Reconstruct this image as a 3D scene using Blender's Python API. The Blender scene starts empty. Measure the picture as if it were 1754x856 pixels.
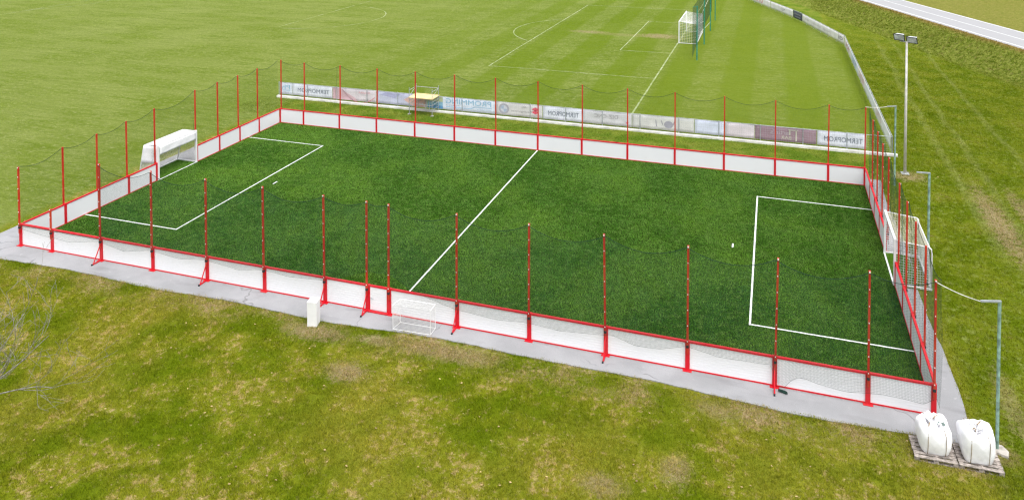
import bpy, math, random
import numpy as np
from mathutils import Vector, Matrix

rng = random.Random(7)
nrg = np.random.default_rng(11)
scene = bpy.context.scene
col = scene.collection
R = math.radians

# ------------------------------------------------------------------ camera, sky, sun, exposure
cam_d = bpy.data.cameras.new('camera'); cam = bpy.data.objects.new('camera', cam_d); col.objects.link(cam)
cam_d.sensor_fit = 'HORIZONTAL'; cam_d.sensor_width = 36.0
cam_d.lens = 1290.165 / 1754 * 36
cam_d.shift_x = (877 - 927.94) / 1754
cam_d.shift_y = (-152.75 - 428) / 1754
cam_d.clip_start = 0.5; cam_d.clip_end = 3000
cam.location = (14.878, -37.081, 17.334)
cam.rotation_euler = (math.pi / 2 - 0.0295, 0, 0.3007)
scene.camera = cam

SUN_AZ = R(140); SUN_EL = R(68)          # azimuth from +Y towards +X
world = bpy.data.worlds.new('World'); scene.world = world; world.use_nodes = True
wn = world.node_tree.nodes; wl = world.node_tree.links
bg = wn['Background']
sky = wn.new('ShaderNodeTexSky'); sky.sky_type = 'NISHITA'; sky.sun_disc = False
sky.sun_elevation = SUN_EL; sky.sun_rotation = SUN_AZ; sky.dust_density = 4.0; sky.air_density = 1.0
hsv = wn.new('ShaderNodeHueSaturation'); hsv.inputs['Saturation'].default_value = 0.22   # cloud cover takes the blue out
wl.new(sky.outputs[0], hsv.inputs['Color']); wl.new(hsv.outputs[0], bg.inputs[0])
bg.inputs[1].default_value = 0.15
sun_d = bpy.data.lights.new('sun', 'SUN'); sun = bpy.data.objects.new('sun', sun_d); col.objects.link(sun)
sun_d.energy = 0.5; sun_d.angle = R(45); sun_d.color = (1.0, 0.97, 0.92)
sd = Vector((math.sin(SUN_AZ) * math.cos(SUN_EL), math.cos(SUN_AZ) * math.cos(SUN_EL), math.sin(SUN_EL)))
sun.rotation_euler = sd.to_track_quat('Z', 'Y').to_euler(); sun.location = sd * 60
scene.view_settings.view_transform = 'Standard'; scene.view_settings.look = 'None'
scene.view_settings.exposure = 1.1; scene.view_settings.gamma = 1.0
scene.view_settings.use_curve_mapping = False
scene.render.engine = 'CYCLES'
scene.cycles.use_denoising = True; scene.cycles.denoiser = 'OPENIMAGEDENOISE'
scene.cycles.denoising_input_passes = 'RGB_ALBEDO_NORMAL'; scene.cycles.denoising_prefilter = 'NONE'
scene.cycles.filter_width = 1.3
scene.cycles.max_bounces = 6
scene.cycles.transparent_max_bounces = 8

# ------------------------------------------------------------------ material helpers
GK = 0.66     # picture value -> base colour
def s2l(v):
    v = v / 255.0
    return v / 12.92 if v <= 0.04045 else ((v + 0.055) / 1.055) ** 2.4
def C(r, g, b, k=None):
    k = GK if k is None else k
    return (s2l(r) * k, s2l(g) * k, s2l(b) * k, 1.0)

class NT:
    def __init__(s, name):
        s.mat = bpy.data.materials.new(name); s.mat.use_nodes = True
        s.t = s.mat.node_tree; s.bsdf = s.t.nodes['Principled BSDF']
    def put(s, sock, v):
        if isinstance(v, bpy.types.NodeSocket): s.t.links.new(v, sock)
        else: sock.default_value = v
    def pos(s):
        if not hasattr(s, '_p'):
            g = s.t.nodes.new('ShaderNodeNewGeometry'); s._p = g.outputs['Position']
            x = s.t.nodes.new('ShaderNodeSeparateXYZ'); s.put(x.inputs[0], s._p); s._x = x
        return s._p
    def obj(s):
        return s.t.nodes.new('ShaderNodeTexCoord').outputs['Object']
    def xyz(s, i): s.pos(); return s._x.outputs[i]
    def m(s, op, a, b=0.0, c=0.0, clamp=False):
        n = s.t.nodes.new('ShaderNodeMath'); n.operation = op; n.use_clamp = clamp
        s.put(n.inputs[0], a); s.put(n.inputs[1], b); s.put(n.inputs[2], c); return n.outputs[0]
    def scale(s, vec, v):
        n = s.t.nodes.new('ShaderNodeMapping'); s.put(n.inputs[0], vec); n.inputs['Scale'].default_value = v; return n.outputs[0]
    def noise(s, vec, scale, detail=3, rough=.55, off=None):
        n = s.t.nodes.new('ShaderNodeTexNoise'); n.inputs['Scale'].default_value = scale
        n.inputs['Detail'].default_value = detail; n.inputs['Roughness'].default_value = rough
        if off is not None:
            a = s.t.nodes.new('ShaderNodeVectorMath'); s.put(a.inputs[0], vec); a.inputs[1].default_value = off; vec = a.outputs[0]
        s.put(n.inputs['Vector'], vec); return n.outputs['Fac']
    def ss(s, v, a, b, lo=0.0, hi=1.0):
        n = s.t.nodes.new('ShaderNodeMapRange'); n.interpolation_type = 'SMOOTHSTEP'
        if a > b: a, b, lo, hi = b, a, hi, lo
        s.put(n.inputs[0], v); n.inputs[1].default_value = a; n.inputs[2].default_value = b
        n.inputs[3].default_value = lo; n.inputs[4].default_value = hi; return n.outputs[0]
    def mix(s, f, a, b, mode='MIX'):
        n = s.t.nodes.new('ShaderNodeMix'); n.data_type = 'RGBA'; n.blend_type = mode
        s.put(n.inputs[0], f); s.put(n.inputs[6], a); s.put(n.inputs[7], b); return n.outputs[2]
    def bump(s, h, strength=.3, dist=.02):
        n = s.t.nodes.new('ShaderNodeBump'); n.inputs['Strength'].default_value = strength; n.inputs['Distance'].default_value = dist
        s.put(n.inputs['Height'], h); s.put(s.bsdf.inputs['Normal'], n.outputs[0])
    def col(s, c): s.put(s.bsdf.inputs['Base Color'], c); return s
    def rough(s, v, spec=.3):
        s.put(s.bsdf.inputs['Roughness'], v); s.bsdf.inputs['Specular IOR Level'].default_value = spec; return s

def plain(name, c, rough=.5, metal=0., var=.12, scale=6., spec=.3, bump=0.):
    n = NT(name); p = n.obj()
    f = n.noise(p, scale, 4); dark = tuple(v * (1 - var * 1.6) for v in c[:3]) + (1,); lite = tuple(min(1, v * (1 + var)) for v in c[:3]) + (1,)
    n.col(n.mix(n.ss(f, .3, .72), dark, lite)); n.rough(rough, spec); n.bsdf.inputs['Metallic'].default_value = metal
    if bump: n.bump(n.noise(p, scale * 6, 3), bump, .01)
    return n.mat

BANK_A = (37.8, 45.25); BANK_N = (.9313, .3643)      # road edge point and normal pointing away from the court
def lawn_colour(n):
    p = n.pos(); x, y = n.xyz(0), n.xyz(1)
    n1 = n.noise(p, .13, 3); n2 = n.noise(p, .5, 4, .6, (9, 3, 0)); n3 = n.noise(p, 2.9, 5, .7, (4, 17, 0)); n4 = n.noise(p, 9., 5, .78)
    near = n.mix(n.ss(n2, .36, .62), C(112, 132, 16, .84), C(148, 152, 40, .84))
    near = n.mix(n.ss(n1, .40, .66, .0, .75), near, C(170, 162, 62, .82))
    near = n.mix(n.m('MULTIPLY', n.ss(n4, .38, .66), .5), near, C(108, 126, 16, .78))
    straw_m = n.m('ADD', n.m('MULTIPLY', n3, .62), n.m('MULTIPLY', n2, .38))
    straw_m = n.m('ADD', straw_m, n.m('MULTIPLY', n.m('SUBTRACT', n4, .5), .5))
    straw = n.mix(n4, C(190, 168, 96, .82), C(214, 190, 146, .84))
    near = n.mix(n.ss(straw_m, .525, .64, 0, .82), near, straw)
    # right hand lawn: greener, pale clumps
    rgt = n.mix(n.ss(n2, .35, .65), C(104, 124, 12, .78), C(130, 142, 34, .78))
    rgt = n.mix(n.ss(n.noise(p, 3.2, 5, .7, (30, 2, 0)), .5, .68, 0, .7), rgt, C(158, 168, 92, .8))
    rgt = n.mix(n.ss(straw_m, .58, .68, 0, .8), rgt, C(166, 148, 98))
    rmask = n.ss(n.m('ADD', x, n.m('MULTIPLY', n.m('SUBTRACT', n2, .5), 2.)), 20.6, 21.8)
    c = n.mix(rmask, near, rgt)
    # strip between the court and the advertising fence
    strip = n.mix(n.ss(n2, .35, .65), C(106, 134, 34, .78), C(142, 156, 58, .78))
    strip = n.mix(n.ss(straw_m, .56, .66, 0, .6), strip, C(160, 150, 96))
    c = n.mix(n.m('MULTIPLY', n.ss(y, 9.5, 10.5), n.ss(x, 21.4, 20.6)), c, strip)
    # football field
    st = n.noise(n.scale(p, (.22, 1.6, 1)), 1.2, 4, .65)
    f = n.mix(n.ss(n1, .34, .66), C(134, 156, 50), C(160, 175, 88))
    f = n.mix(n.ss(st, .44, .62, 0, .8), f, C(118, 142, 34))
    f = n.mix(n.ss(n.noise(n.scale(p, (.5, 1.3, 1)), 3.2, 5, .75, (3, 3, 0)), .48, .66, 0, .75), f, C(182, 192, 120))
    f = n.mix(n.ss(n.noise(n.scale(p, (.55, 1, 1)), 7., 4, .75, (1, 7, 0)), .36, .6, .6, 0), f, C(112, 136, 30))
    f = n.mix(n.ss(n.noise(n.scale(p, (.5, 1, 1)), 4.5, 4, .7, (5, 2, 0)), .56, .7, 0, .7), f, C(192, 198, 132))
    stripe = n.m('SINE', n.m('MULTIPLY', n.m('ADD', x, n.m('MULTIPLY', n2, .6)), 2 * math.pi / 5.4))
    f = n.mix(n.m('MULTIPLY', n.ss(stripe, -.35, .35), n.ss(x, -40, -6, 0, .62)), f, C(122, 148, 24))
    f = n.mix(n.m('MULTIPLY', n.ss(x, -6, -46, 0, .5), n.ss(n.noise(n.scale(p, (.3, 1, 1)), .35, 4, .6), .4, .62, .2, 1)), f, C(166, 178, 98))
    f = n.mix(n.m('MULTIPLY', n.ss(x, -2, 12, 0, .5), n.ss(n2, .38, .62, .5, 1)), f, C(142, 160, 50))
    fm = n.m('MULTIPLY', n.m('MAXIMUM', n.ss(y, 15.8, 17), n.m('MULTIPLY', n.ss(n.m('ADD', x, n.m('MULTIPLY', n3, 1.5)), -21.6, -22.6), n.ss(n.m('ADD', y, n.m('MULTIPLY', n3, 2)), -11.5, -7))), n.ss(n.m('ADD', x, n.m('MULTIPLY', n.m('MAXIMUM', n.m('SUBTRACT', y, 51.4), 0.), .30)), 22.7, 22.2))
    c = n.mix(fm, c, f)
    # bank up to the road, road verge and meadow beyond
    s = n.m('ADD', n.m('MULTIPLY', n.m('SUBTRACT', x, BANK_A[0]), BANK_N[0]), n.m('MULTIPLY', n.m('SUBTRACT', y, BANK_A[1]), BANK_N[1]))
    sn = n.m('ADD', s, n.m('MULTIPLY', n.m('SUBTRACT', n3, .5), 1.6))
    bank = n.mix(n.ss(n3, .38, .62), C(102, 120, 32, .84), C(148, 156, 72, .84))
    bank = n.mix(n.ss(n.noise(p, 2.6, 5, .7, (8, 8, 0)), .55, .68, 0, .7), bank, C(168, 150, 104))
    bank = n.mix(n.ss(sn, -1.5, -.2), bank, n.mix(n4, C(150, 128, 62), C(186, 160, 104)))
    mead = n.mix(n.ss(n3, .35, .65), C(142, 150, 60), C(172, 166, 88))
    bank = n.mix(n.ss(s, 5, 6), bank, mead)
    c = n.mix(n.ss(sn, -5.6, -4.6), c, bank)
    # bare earth and straw along the apron edge and in worn spots
    edge = n.m('MULTIPLY', n.ss(n.m('ADD', y, n.m('MULTIPLY', n3, 1.5)), -12.2, -10.9), n.ss(x, 21.2, 20.8))
    edge = n.m('MULTIPLY', edge, n.ss(y, -10.5, -11.0))
    edge = n.m('MULTIPLY', edge, n.ss(n.m('ADD', n.m('MULTIPLY', n2, .8), n.m('MULTIPLY', n4, .6)), .62, .86, .0, .85))
    bare = edge
    for (bx, by, rx, ry, a) in ((.3, -13.8, .9, .6, 1), (2.0, 51.1, 2.4, 1.5, .95), (-6.4, 51.2, 2.6, .9, .7), (-1.5, 50.6, 5.5, .9, .35), (3.3, -11.7, 2.0, .5, 1), (-2.2, -12.0, 1.5, .55, 1), (.4, -11.8, .9, .35, .9),
                             (22.7, 12.4, 1.0, .9, .9), (13.2, -11.9, .7, .4, .7), (12.2, -14.9, .5, .7, .8), (10.2, -16.1, .7, .5, .8), (16.0, -17.5, 1.3, .5, .6), (26.1, 6.5, .7, 5.5, 1), (27.8, 8.0, .5, 4.0, .8), (21.6, -11.2, .6, .6, .7), (22.6, -9, .4, 2.5, .5)):
        d = n.m('ADD', n.m('POWER', n.m('ABSOLUTE', n.m('DIVIDE', n.m('SUBTRACT', x, bx), rx)), 2.), n.m('POWER', n.m('ABSOLUTE', n.m('DIVIDE', n.m('SUBTRACT', y, by), ry)), 2.))
        d = n.m('ADD', d, n.m('MULTIPLY', n.m('SUBTRACT', n.m('ADD', n3, n4), 1.0), 6.5))
        bare = n.m('MAXIMUM', bare, n.ss(d, 1.2, .1, 0, a))
    for tx, w in ((25.9, .18), (27.5, .16), (30.2, .14)):
        wob = n.m('ADD', x, n.m('ADD', n.m('MULTIPLY', y, -.012), n.m('MULTIPLY', n1, 1.2)))
        t = n.m('MULTIPLY', n.ss(n.m('ABSOLUTE', n.m('SUBTRACT', wob, tx)), w * 2.2, w * .4), n.ss(n3, .40, .64, .08, .6))
        c = n.mix(n.m('MULTIPLY', t, n.m('MULTIPLY', n.ss(y, 0, 5), n.ss(y, 62, 48))), c, C(160, 166, 100, .8))
    bare = n.m('MULTIPLY', bare, n.ss(n.m('ADD', n.m('MULTIPLY', n4, .6), n.m('MULTIPLY', n3, .4)), .38, .52, .15, 1))
    earth = n.mix(n4, C(182, 158, 112), C(212, 192, 158))
    c = n.mix(bare, c, earth)
    return c, n4, bare

gm = NT('lawn_ground'); gc, g4, _ = lawn_colour(gm)
fine = gm.noise(gm.pos(), 42, 3, .7)
gm.col(gm.mix(gm.ss(fine, .3, .72), gm.mix(.42, gc, (0.01, .014, .003, 1)), gc)); gm.rough(1., .03)
gm.bump(gm.m('ADD', gm.noise(gm.pos(), 14, 5, .75), gm.m('MULTIPLY', gm.noise(gm.pos(), 60, 2, .7), .6)), .8, .06)
M = {'lawn': gm.mat}
bm_ = NT('grass_blade'); bc, b4, bb = lawn_colour(bm_)
at = bm_.t.nodes.new('ShaderNodeAttribute'); at.attribute_name = 'rnd'
bm_.col(bm_.mix(1.0, bc, bm_.mix(at.outputs['Fac'], (.52, .55, .42, 1), (1.75, 1.65, 1.5, 1)), 'MULTIPLY')); bm_.rough(.9, .05)
tl = bm_.t.nodes.new('ShaderNodeBsdfTranslucent'); ms = bm_.t.nodes.new('ShaderNodeMixShader'); ms.inputs[0].default_value = .4
bm_.put(tl.inputs[0], bm_.bsdf.inputs['Base Color'].links[0].from_socket)
bm_.t.links.new(bm_.bsdf.outputs[0], ms.inputs[1]); bm_.t.links.new(tl.outputs[0], ms.inputs[2])
bm_.t.links.new(ms.outputs[0], bm_.t.nodes['Material Output'].inputs[0])
M['blade'] = bm_.mat

def turf_colour(n):
    p = n.pos()
    t1 = n.noise(p, .2, 4, .55, (5, 1, 0)); t2 = n.noise(p, 3.0, 5, .7); t4 = n.noise(p, .7, 4, .6)
    c = n.mix(n.ss(t1, .40, .60), C(66, 112, 24, .80), C(98, 140, 44, .80))
    c = n.mix(n.ss(t4, .4, .65, 0, .5), c, C(86, 130, 52, .80))
    return n.mix(n.ss(t2, .44, .66, 0, .55), c, C(124, 158, 78, .84)), t2
tm = NT('artificial_turf'); tc, t2 = turf_colour(tm); t3 = tm.noise(tm.pos(), 30, 3, .7)
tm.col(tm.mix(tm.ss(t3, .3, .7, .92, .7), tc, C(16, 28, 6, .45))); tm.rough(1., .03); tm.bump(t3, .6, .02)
tb = NT('turf_fibre'); tc, _ = turf_colour(tb); at = tb.t.nodes.new('ShaderNodeAttribute'); at.attribute_name = 'rnd'
tb.col(tb.mix(1.0, tc, tb.mix(at.outputs['Fac'], (1.22, 1.24, 1.1, 1), (1.65, 1.63, 1.45, 1)), 'MULTIPLY')); tb.rough(.6, .2)
M['fibre'] = tb.mat
M['turf'] = tm.mat

am = NT('apron_asphalt'); p = am.pos()
a1 = am.noise(p, .5, 4); a2 = am.noise(p, 3, 5, .65); a3 = am.noise(p, 60, 3, .7); a4 = am.noise(am.scale(p, (.3, 1, 1)), 1.3, 4)
c = am.mix(am.ss(a1, .3, .7), C(176, 177, 179, .66), C(198, 198, 201, .66))
c = am.mix(am.ss(a4, .54, .72, 0, .6), c, C(150, 149, 151, .64)); c = am.mix(am.ss(a2, .6, .72, 0, .5), c, C(212, 212, 214, .66))
c = am.mix(am.ss(a3, .3, .62, .55, 0), c, C(146, 145, 148, .66))
vor = am.t.nodes.new('ShaderNodeTexVoronoi'); vor.feature = 'DISTANCE_TO_EDGE'; vor.inputs['Scale'].default_value = .32
wv = am.t.nodes.new('ShaderNodeVectorMath'); am.put(wv.inputs[0], p); nz = am.t.nodes.new('ShaderNodeTexNoise'); nz.inputs['Scale'].default_value = 1.5
sc = am.t.nodes.new('ShaderNodeVectorMath'); sc.operation = 'SCALE'; sc.inputs['Scale'].default_value = .7; am.put(nz.inputs[0], p); am.put(sc.inputs[0], nz.outputs['Color'])
am.put(wv.inputs[1], sc.outputs[0]); am.put(vor.inputs['Vector'], wv.outputs[0])
c = am.mix(am.m('MULTIPLY', am.ss(vor.outputs[0], .012, .003), am.ss(a1, .5, .6, 0, .5)), c, C(110, 106, 108))
am.col(c); am.rough(.9, .2); am.bump(a3, .5, .01); M['apron'] = am.mat
rm = NT('road_asphalt'); p = rm.pos()
rm.col(rm.mix(rm.noise(p, .8, 5, .6), C(216, 216, 218, .44), C(230, 230, 232, .44))); rm.rough(.9, .2); M['road'] = rm.mat
M['paint'] = plain('white_line_paint', (.72, .74, .72, 1), .7, var=.08, scale=3)
lp = NT('worn_field_line'); lc, _, _ = lawn_colour(lp)
lp.col(lp.mix(lp.ss(lp.noise(lp.pos(), 1.6, 5, .7), .36, .70, .04, .40), lc, (.66, .68, .58, 1))); lp.rough(.9); M['field_line'] = lp.mat
lp = NT('faded_field_line'); lc, _, _ = lawn_colour(lp)
lp.col(lp.mix(lp.ss(lp.noise(lp.pos(), .35, 5, .7), .42, .62, .0, .3), lc, (.66, .68, .58, 1))); lp.rough(.9); M['faded_line'] = lp.mat
def worn_red(name, base, faded, dark):
    n = NT(name); p = n.pos()
    c = n.mix(n.ss(n.noise(p, 1.1, 4, .6), .38, .66), base, faded)
    c = n.mix(n.ss(n.noise(n.scale(p, (3, 3, .6)), 5., 5, .7), .58, .72, 0, .55), c, dark)
    n.col(c); n.put(n.bsdf.inputs['Roughness'], n.ss(n.noise(p, 3, 3), .3, .7, .35, .65)); n.bsdf.inputs['Specular IOR Level'].default_value = .35
    return n.mat
M['red'] = worn_red('red_powder_coat', (.58, .004, .016, 1), (.56, .022, .03, 1), (.33, .008, .012, 1))
M['redpole'] = worn_red('red_pole_paint', (.46, .020, .010, 1), (.52, .055, .022, 1), (.24, .010, .008, 1))
bd = NT('white_board_plastic'); p = bd.pos()
c = bd.mix(bd.noise(p, .9, 3), (.745, .745, .76, 1), (.785, .785, .80, 1))
c = bd.mix(bd.ss(bd.noise(bd.scale(p, (1, 1, 3.5)), 2.4, 5, .7), .60, .74, 0, .3), c, (.58, .57, .55, 1))
c = bd.mix(bd.ss(bd.noise(p, 7., 3, .6, (2, 5, 1)), .70, .76, 0, .35), c, (.50, .52, .46, 1))
bd.col(c); bd.rough(.4, .4); M['board'] = bd.mat
M['steel'] = plain('galvanised_steel', (.42, .45, .47, 1), .45, metal=.35, var=.15, scale=4)
M['dark'] = plain('dark_rubber', (.03, .03, .035, 1), .6)
M['net'] = plain('green_net_cord', (.012, .06, .042, 1), .8, var=.25, scale=2)
M['cord'] = plain('dark_green_cord', (.008, .035, .026, 1), .8, var=.2)
M['white'] = plain('white_frame_paint', (.80, .80, .80, 1), .35, var=.04, scale=2, spec=.4)
M['whitenet'] = plain('white_net_cord', (.74, .74, .72, 1), .8, var=.08)
M['yelnet'] = plain('cream_net_cord', (.74, .70, .45, 1), .8, var=.15, scale=1.5)
M['blackline'] = plain('grey_net_cord', (.30, .27, .26, 1), .8, var=.1)
M['sheet'] = plain('white_cover_cloth', (.80, .80, .81, 1), .7, var=.04, scale=3, bump=.15)
M['green'] = plain('weathered_green_paint', (.24, .37, .31, 1), .6, var=.3, scale=5)
M['greenpost'] = plain('green_post_paint', (.015, .22, .16, 1), .5, var=.2, scale=4)
M['concrete'] = plain('pale_concrete', (.40, .37, .33, 1), .9, var=.2, scale=5, bump=.4)
M['kerb'] = plain('white_kerb_paint', (.70, .68, .64, 1), .8, var=.14, scale=1.2)
M['rope'] = plain('white_rope', (.72, .71, .66, 1), .8)
M['mast'] = plain('pale_mast_paint', (.60, .58, .54, 1), .5, var=.1)
M['lampcase'] = plain('floodlight_case', (.66, .68, .70, 1), .4, metal=.1)
M['lampglass'] = plain('floodlight_glass', (.62, .66, .70, 1), .12, var=.25, scale=4, spec=.6)
M['deck'] = plain('yellow_plywood', (.80, .60, .30, 1), .6, var=.1, scale=2)
M['wood'] = plain('weathered_pallet_wood', (.36, .315, .28, 1), .85, var=.3, scale=9, bump=.5)
M['bag'] = plain('white_woven_bag', (.84, .84, .86, 1), .6, var=.05, scale=5, bump=.25)
M['strap'] = plain('tan_strap', (.33, .25, .16, 1), .8, var=.2)
M['plinth'] = plain('white_plinth_paint', (.76, .76, .76, 1), .55, var=.03, scale=3)
M['bark'] = plain('pale_bark', (.245, .23, .195, 1), .9, var=.3, scale=14, bump=.5)
M['lichen'] = plain('orange_lichen', (.50, .30, .03, 1), .9)
M['hedge'] = plain('dark_hedge_leaf', (.022, .022, .012, 1), .8, var=.5, scale=1.5)
M['leaf'] = plain('dry_leaf', (.42, .30, .14, 1), .8, var=.4, scale=.4)
_pc = {}
def flat(r, g, b):
    k = (r, g, b)
    if k not in _pc: _pc[k] = plain('banner_print_%d_%d_%d' % k, C(r, g, b, .95), .6, var=.06, scale=1.2)
    return _pc[k]

# ------------------------------------------------------------------ mesh helpers
class MB:
    def __init__(s): s.v = []; s.f = []
    def quadbox(s, pts):
        b = len(s.v); s.v += [tuple(p) for p in pts]
        s.f += [tuple(b + i for i in q) for q in ((0, 3, 2, 1), (4, 5, 6, 7), (0, 1, 5, 4), (1, 2, 6, 5), (2, 3, 7, 6), (3, 0, 4, 7))]; return s
    def box(s, x0, x1, y0, y1, z0, z1):
        return s.quadbox([(x0, y0, z0), (x1, y0, z0), (x1, y1, z0), (x0, y1, z0), (x0, y0, z1), (x1, y0, z1), (x1, y1, z1), (x0, y1, z1)])
    def bar(s, a, b, w, h, up=(0, 0, 1)):
        a, b = Vector(a), Vector(b); d = (b - a).normalized(); u = Vector(up)
        if abs(d.dot(u)) > .98: u = Vector((0, 1, 0))
        x = d.cross(u).normalized(); u = x.cross(d)
        o = [(-w / 2, -h / 2), (w / 2, -h / 2), (w / 2, h / 2), (-w / 2, h / 2)]
        return s.quadbox([a + x * p + u * q for p, q in o] + [b + x * p + u * q for p, q in o])
    def tube(s, pts, r, n=6, cap=True):
        pts = [Vector(p) for p in pts]; base = len(s.v); rs = r if isinstance(r, (list, tuple)) else [r] * len(pts)
        ref = Vector((0, 0, 1))
        for i, p in enumerate(pts):
            d = (pts[min(i + 1, len(pts) - 1)] - pts[max(i - 1, 0)]).normalized()
            u = ref if abs(d.dot(ref)) < .95 else Vector((0, 1, 0))
            x = d.cross(u).normalized(); y = x.cross(d)
            for k in range(n):
                a = 2 * math.pi * k / n; s.v.append(tuple(p + (x * math.cos(a) + y * math.sin(a)) * rs[i]))
        for i in range(len(pts) - 1):
            for k in range(n):
                k2 = (k + 1) % n; s.f.append((base + i * n + k, base + i * n + k2, base + (i + 1) * n + k2, base + (i + 1) * n + k))
        if cap:
            s.f.append(tuple(base + k for k in range(n))[::-1]); s.f.append(tuple(base + (len(pts) - 1) * n + k for k in range(n)))
        return s
    def poly(s, pts):
        b = len(s.v); s.v += [tuple(p) for p in pts]; s.f.append(tuple(range(b, b + len(pts)))); return s
    def mesh(s, name, mat, smooth=False, off=(0, 0, 0)):
        me = bpy.data.meshes.new(name)
        me.from_pydata([(a - off[0], b - off[1], c_ - off[2]) for a, b, c_ in s.v], [], s.f); me.materials.append(mat)
        if smooth: me.polygons.foreach_set('use_smooth', [True] * len(me.polygons))
        me.update(); return me
    def build(s, name, mat, parent=None, smooth=False, origin=None):
        """coordinates are the parent's local coordinates; origin is where the object's own origin goes"""
        origin = origin or (0, 0, 0)
        return put(name, s.mesh(name, mat, smooth, origin), parent, origin)

def put(name, me, parent=None, loc=(0, 0, 0), rz=0.):
    o = bpy.data.objects.new(name, me); col.objects.link(o); o.location = loc; o.rotation_euler = (0, 0, rz)
    if parent is not None: o.parent = parent
    return o
def tag(o, label=None, cat=None, group=None, kind=None):
    if label: o['label'] = label
    if cat: o['category'] = cat
    if group: o['group'] = group
    if kind: o['kind'] = kind
    return o
def thing(name, label, cat, loc=(0, 0, 0), rz=0., group=None):
    o = bpy.data.objects.new(name, None); col.objects.link(o); o.location = loc; o.rotation_euler = (0, 0, rz)
    o.empty_display_size = .3
    return tag(o, label, cat, group)
def np_mesh(name, verts, faces, mat, attr=None):
    me = bpy.data.meshes.new(name); nv, nf, k = len(verts), len(faces), faces.shape[1]
    me.vertices.add(nv); me.vertices.foreach_set('co', np.ascontiguousarray(verts, dtype=np.float32).ravel())
    me.loops.add(nf * k); me.loops.foreach_set('vertex_index', np.ascontiguousarray(faces, dtype=np.int32).ravel())
    me.polygons.add(nf); me.polygons.foreach_set('loop_start', np.arange(0, nf * k, k, dtype=np.int32))
    if attr is not None:
        a = me.attributes.new('rnd', 'FLOAT', 'POINT'); a.data.foreach_set('value', attr.astype(np.float32))
    me.materials.append(mat); me.update(calc_edges=True); return me

def strands(lines, r):
    """lines: list of (n,3) arrays; every line becomes a three-sided cord of radius r -> verts, quads"""
    V = []; F = []; base = 0
    for L in lines:
        L = np.asarray(L, float); n = len(L)
        d = np.gradient(L, axis=0); d /= np.linalg.norm(d, axis=1)[:, None] + 1e-9
        ref = np.array([0., 0., 1.]) if abs(d[:, 2]).mean() < .8 else np.array([1., 0., 0.])
        x = np.cross(d, ref); x /= np.linalg.norm(x, axis=1)[:, None] + 1e-9; y = np.cross(x, d)
        ring = np.stack([L + r * (x * math.cos(a) + y * math.sin(a)) for a in (math.pi / 2, math.pi * 7 / 6, math.pi * 11 / 6)], 1)
        V.append(ring.reshape(-1, 3))
        i = np.arange(n - 1)[:, None]; k = np.arange(3)[None, :]; k2 = (k + 1) % 3
        F.append(np.stack([base + i * 3 + k, base + i * 3 + k2, base + (i + 1) * 3 + k2, base + (i + 1) * 3 + k], 2).reshape(-1, 4)); base += n * 3
    return np.concatenate(V), np.concatenate(F)

def net_patch(P, nu, nv, r, mat, name='netting', parent=None, su=3, sv=3):
    """P(u,v)->(…,3) on the unit square; nu x nv cells"""
    lines = []
    vv = np.linspace(0, 1, max(2, nv // sv + 1)); uu = np.linspace(0, 1, max(2, nu // su + 1))
    for i in range(nu + 1): lines.append(P(np.full_like(vv, i / nu), vv))
    for j in range(nv + 1): lines.append(P(uu, np.full_like(uu, j / nv)))
    v, f = strands(lines, r)
    return put(name, np_mesh(name, v, f, mat), parent)
def quad_net(parent, a, b, c, d, cell, r, mat, name='netting', sag=0., nrm=(0, 0, -1)):
    """netting on the quad a-b-c-d"""
    a, b, c, d = (np.array(q, float) for q in (a, b, c, d)); nrm = np.array(nrm, float)
    nu = max(2, int(np.linalg.norm(b - a) / cell)); nv = max(2, int(np.linalg.norm(d - a) / cell))
    def P(u, v):
        u = u[:, None]; v = v[:, None]
        return a * (1 - u) * (1 - v) + b * u * (1 - v) + c * u * v + d * (1 - u) * v + nrm * sag * 16 * u * (1 - u) * v * (1 - v)
    return net_patch(P, nu, nv, r, mat, name, parent, su=2, sv=2)

# value noise for terrain and tufts
_tab = nrg.random((256, 256))
def vnoise(x, y):
    xi = np.floor(x).astype(int); yi = np.floor(y).astype(int); fx = x - xi; fy = y - yi
    fx = fx * fx * (3 - 2 * fx); fy = fy * fy * (3 - 2 * fy); T = lambda a, b: _tab[a % 256, b % 256]
    return (T(xi, yi) * (1 - fx) + T(xi + 1, yi) * fx) * (1 - fy) + (T(xi, yi + 1) * (1 - fx) + T(xi + 1, yi + 1) * fx) * fy
def sstep(v, a, b):
    t = np.clip((v - a) / (b - a), 0, 1); return t * t * (3 - 2 * t)
ROAD_Z = 2.0
def terrain(x, y):
    x = np.asarray(x, float); y = np.asarray(y, float)
    s = (x - BANK_A[0]) * BANK_N[0] + (y - BANK_A[1]) * BANK_N[1]
    z = ROAD_Z * sstep(s, -5.0, -.2)
    rough = .035 * (vnoise(x * .45, y * .45) - .5) + .02 * (vnoise(x * 1.7 + 40, y * 1.7) - .5)
    rough = rough + sstep(s, -6, -4) * (1 - sstep(s, -1, 0)) * .16 * (vnoise(x * .9, y * .9 + 9) - .5)
    court = (1 - sstep(np.maximum(np.abs(x + .6) - 21.6, np.abs(y) - 11.2), -.2, .5))
    onroad = sstep(s, -.9, -.3) * (1 - sstep(s, 5.9, 6.6))
    k = (1 - court) * (1 - onroad)
    return z + rough * k - .035 * court - .02 * (1 - court) - .03 * onroad

# ------------------------------------------------------------------ ground
def axis(lo, hi, step, far):
    out = [lo - far, lo - far * .35, lo - far * .1]; out += list(np.arange(lo, hi + .01, step)); out += [hi + far * .1, hi + far * .35, hi + far]; return np.array(out)
gx = axis(-112, 72, 1.0, 700.); gy = axis(-42, 118, 1.0, 700.)
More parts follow.
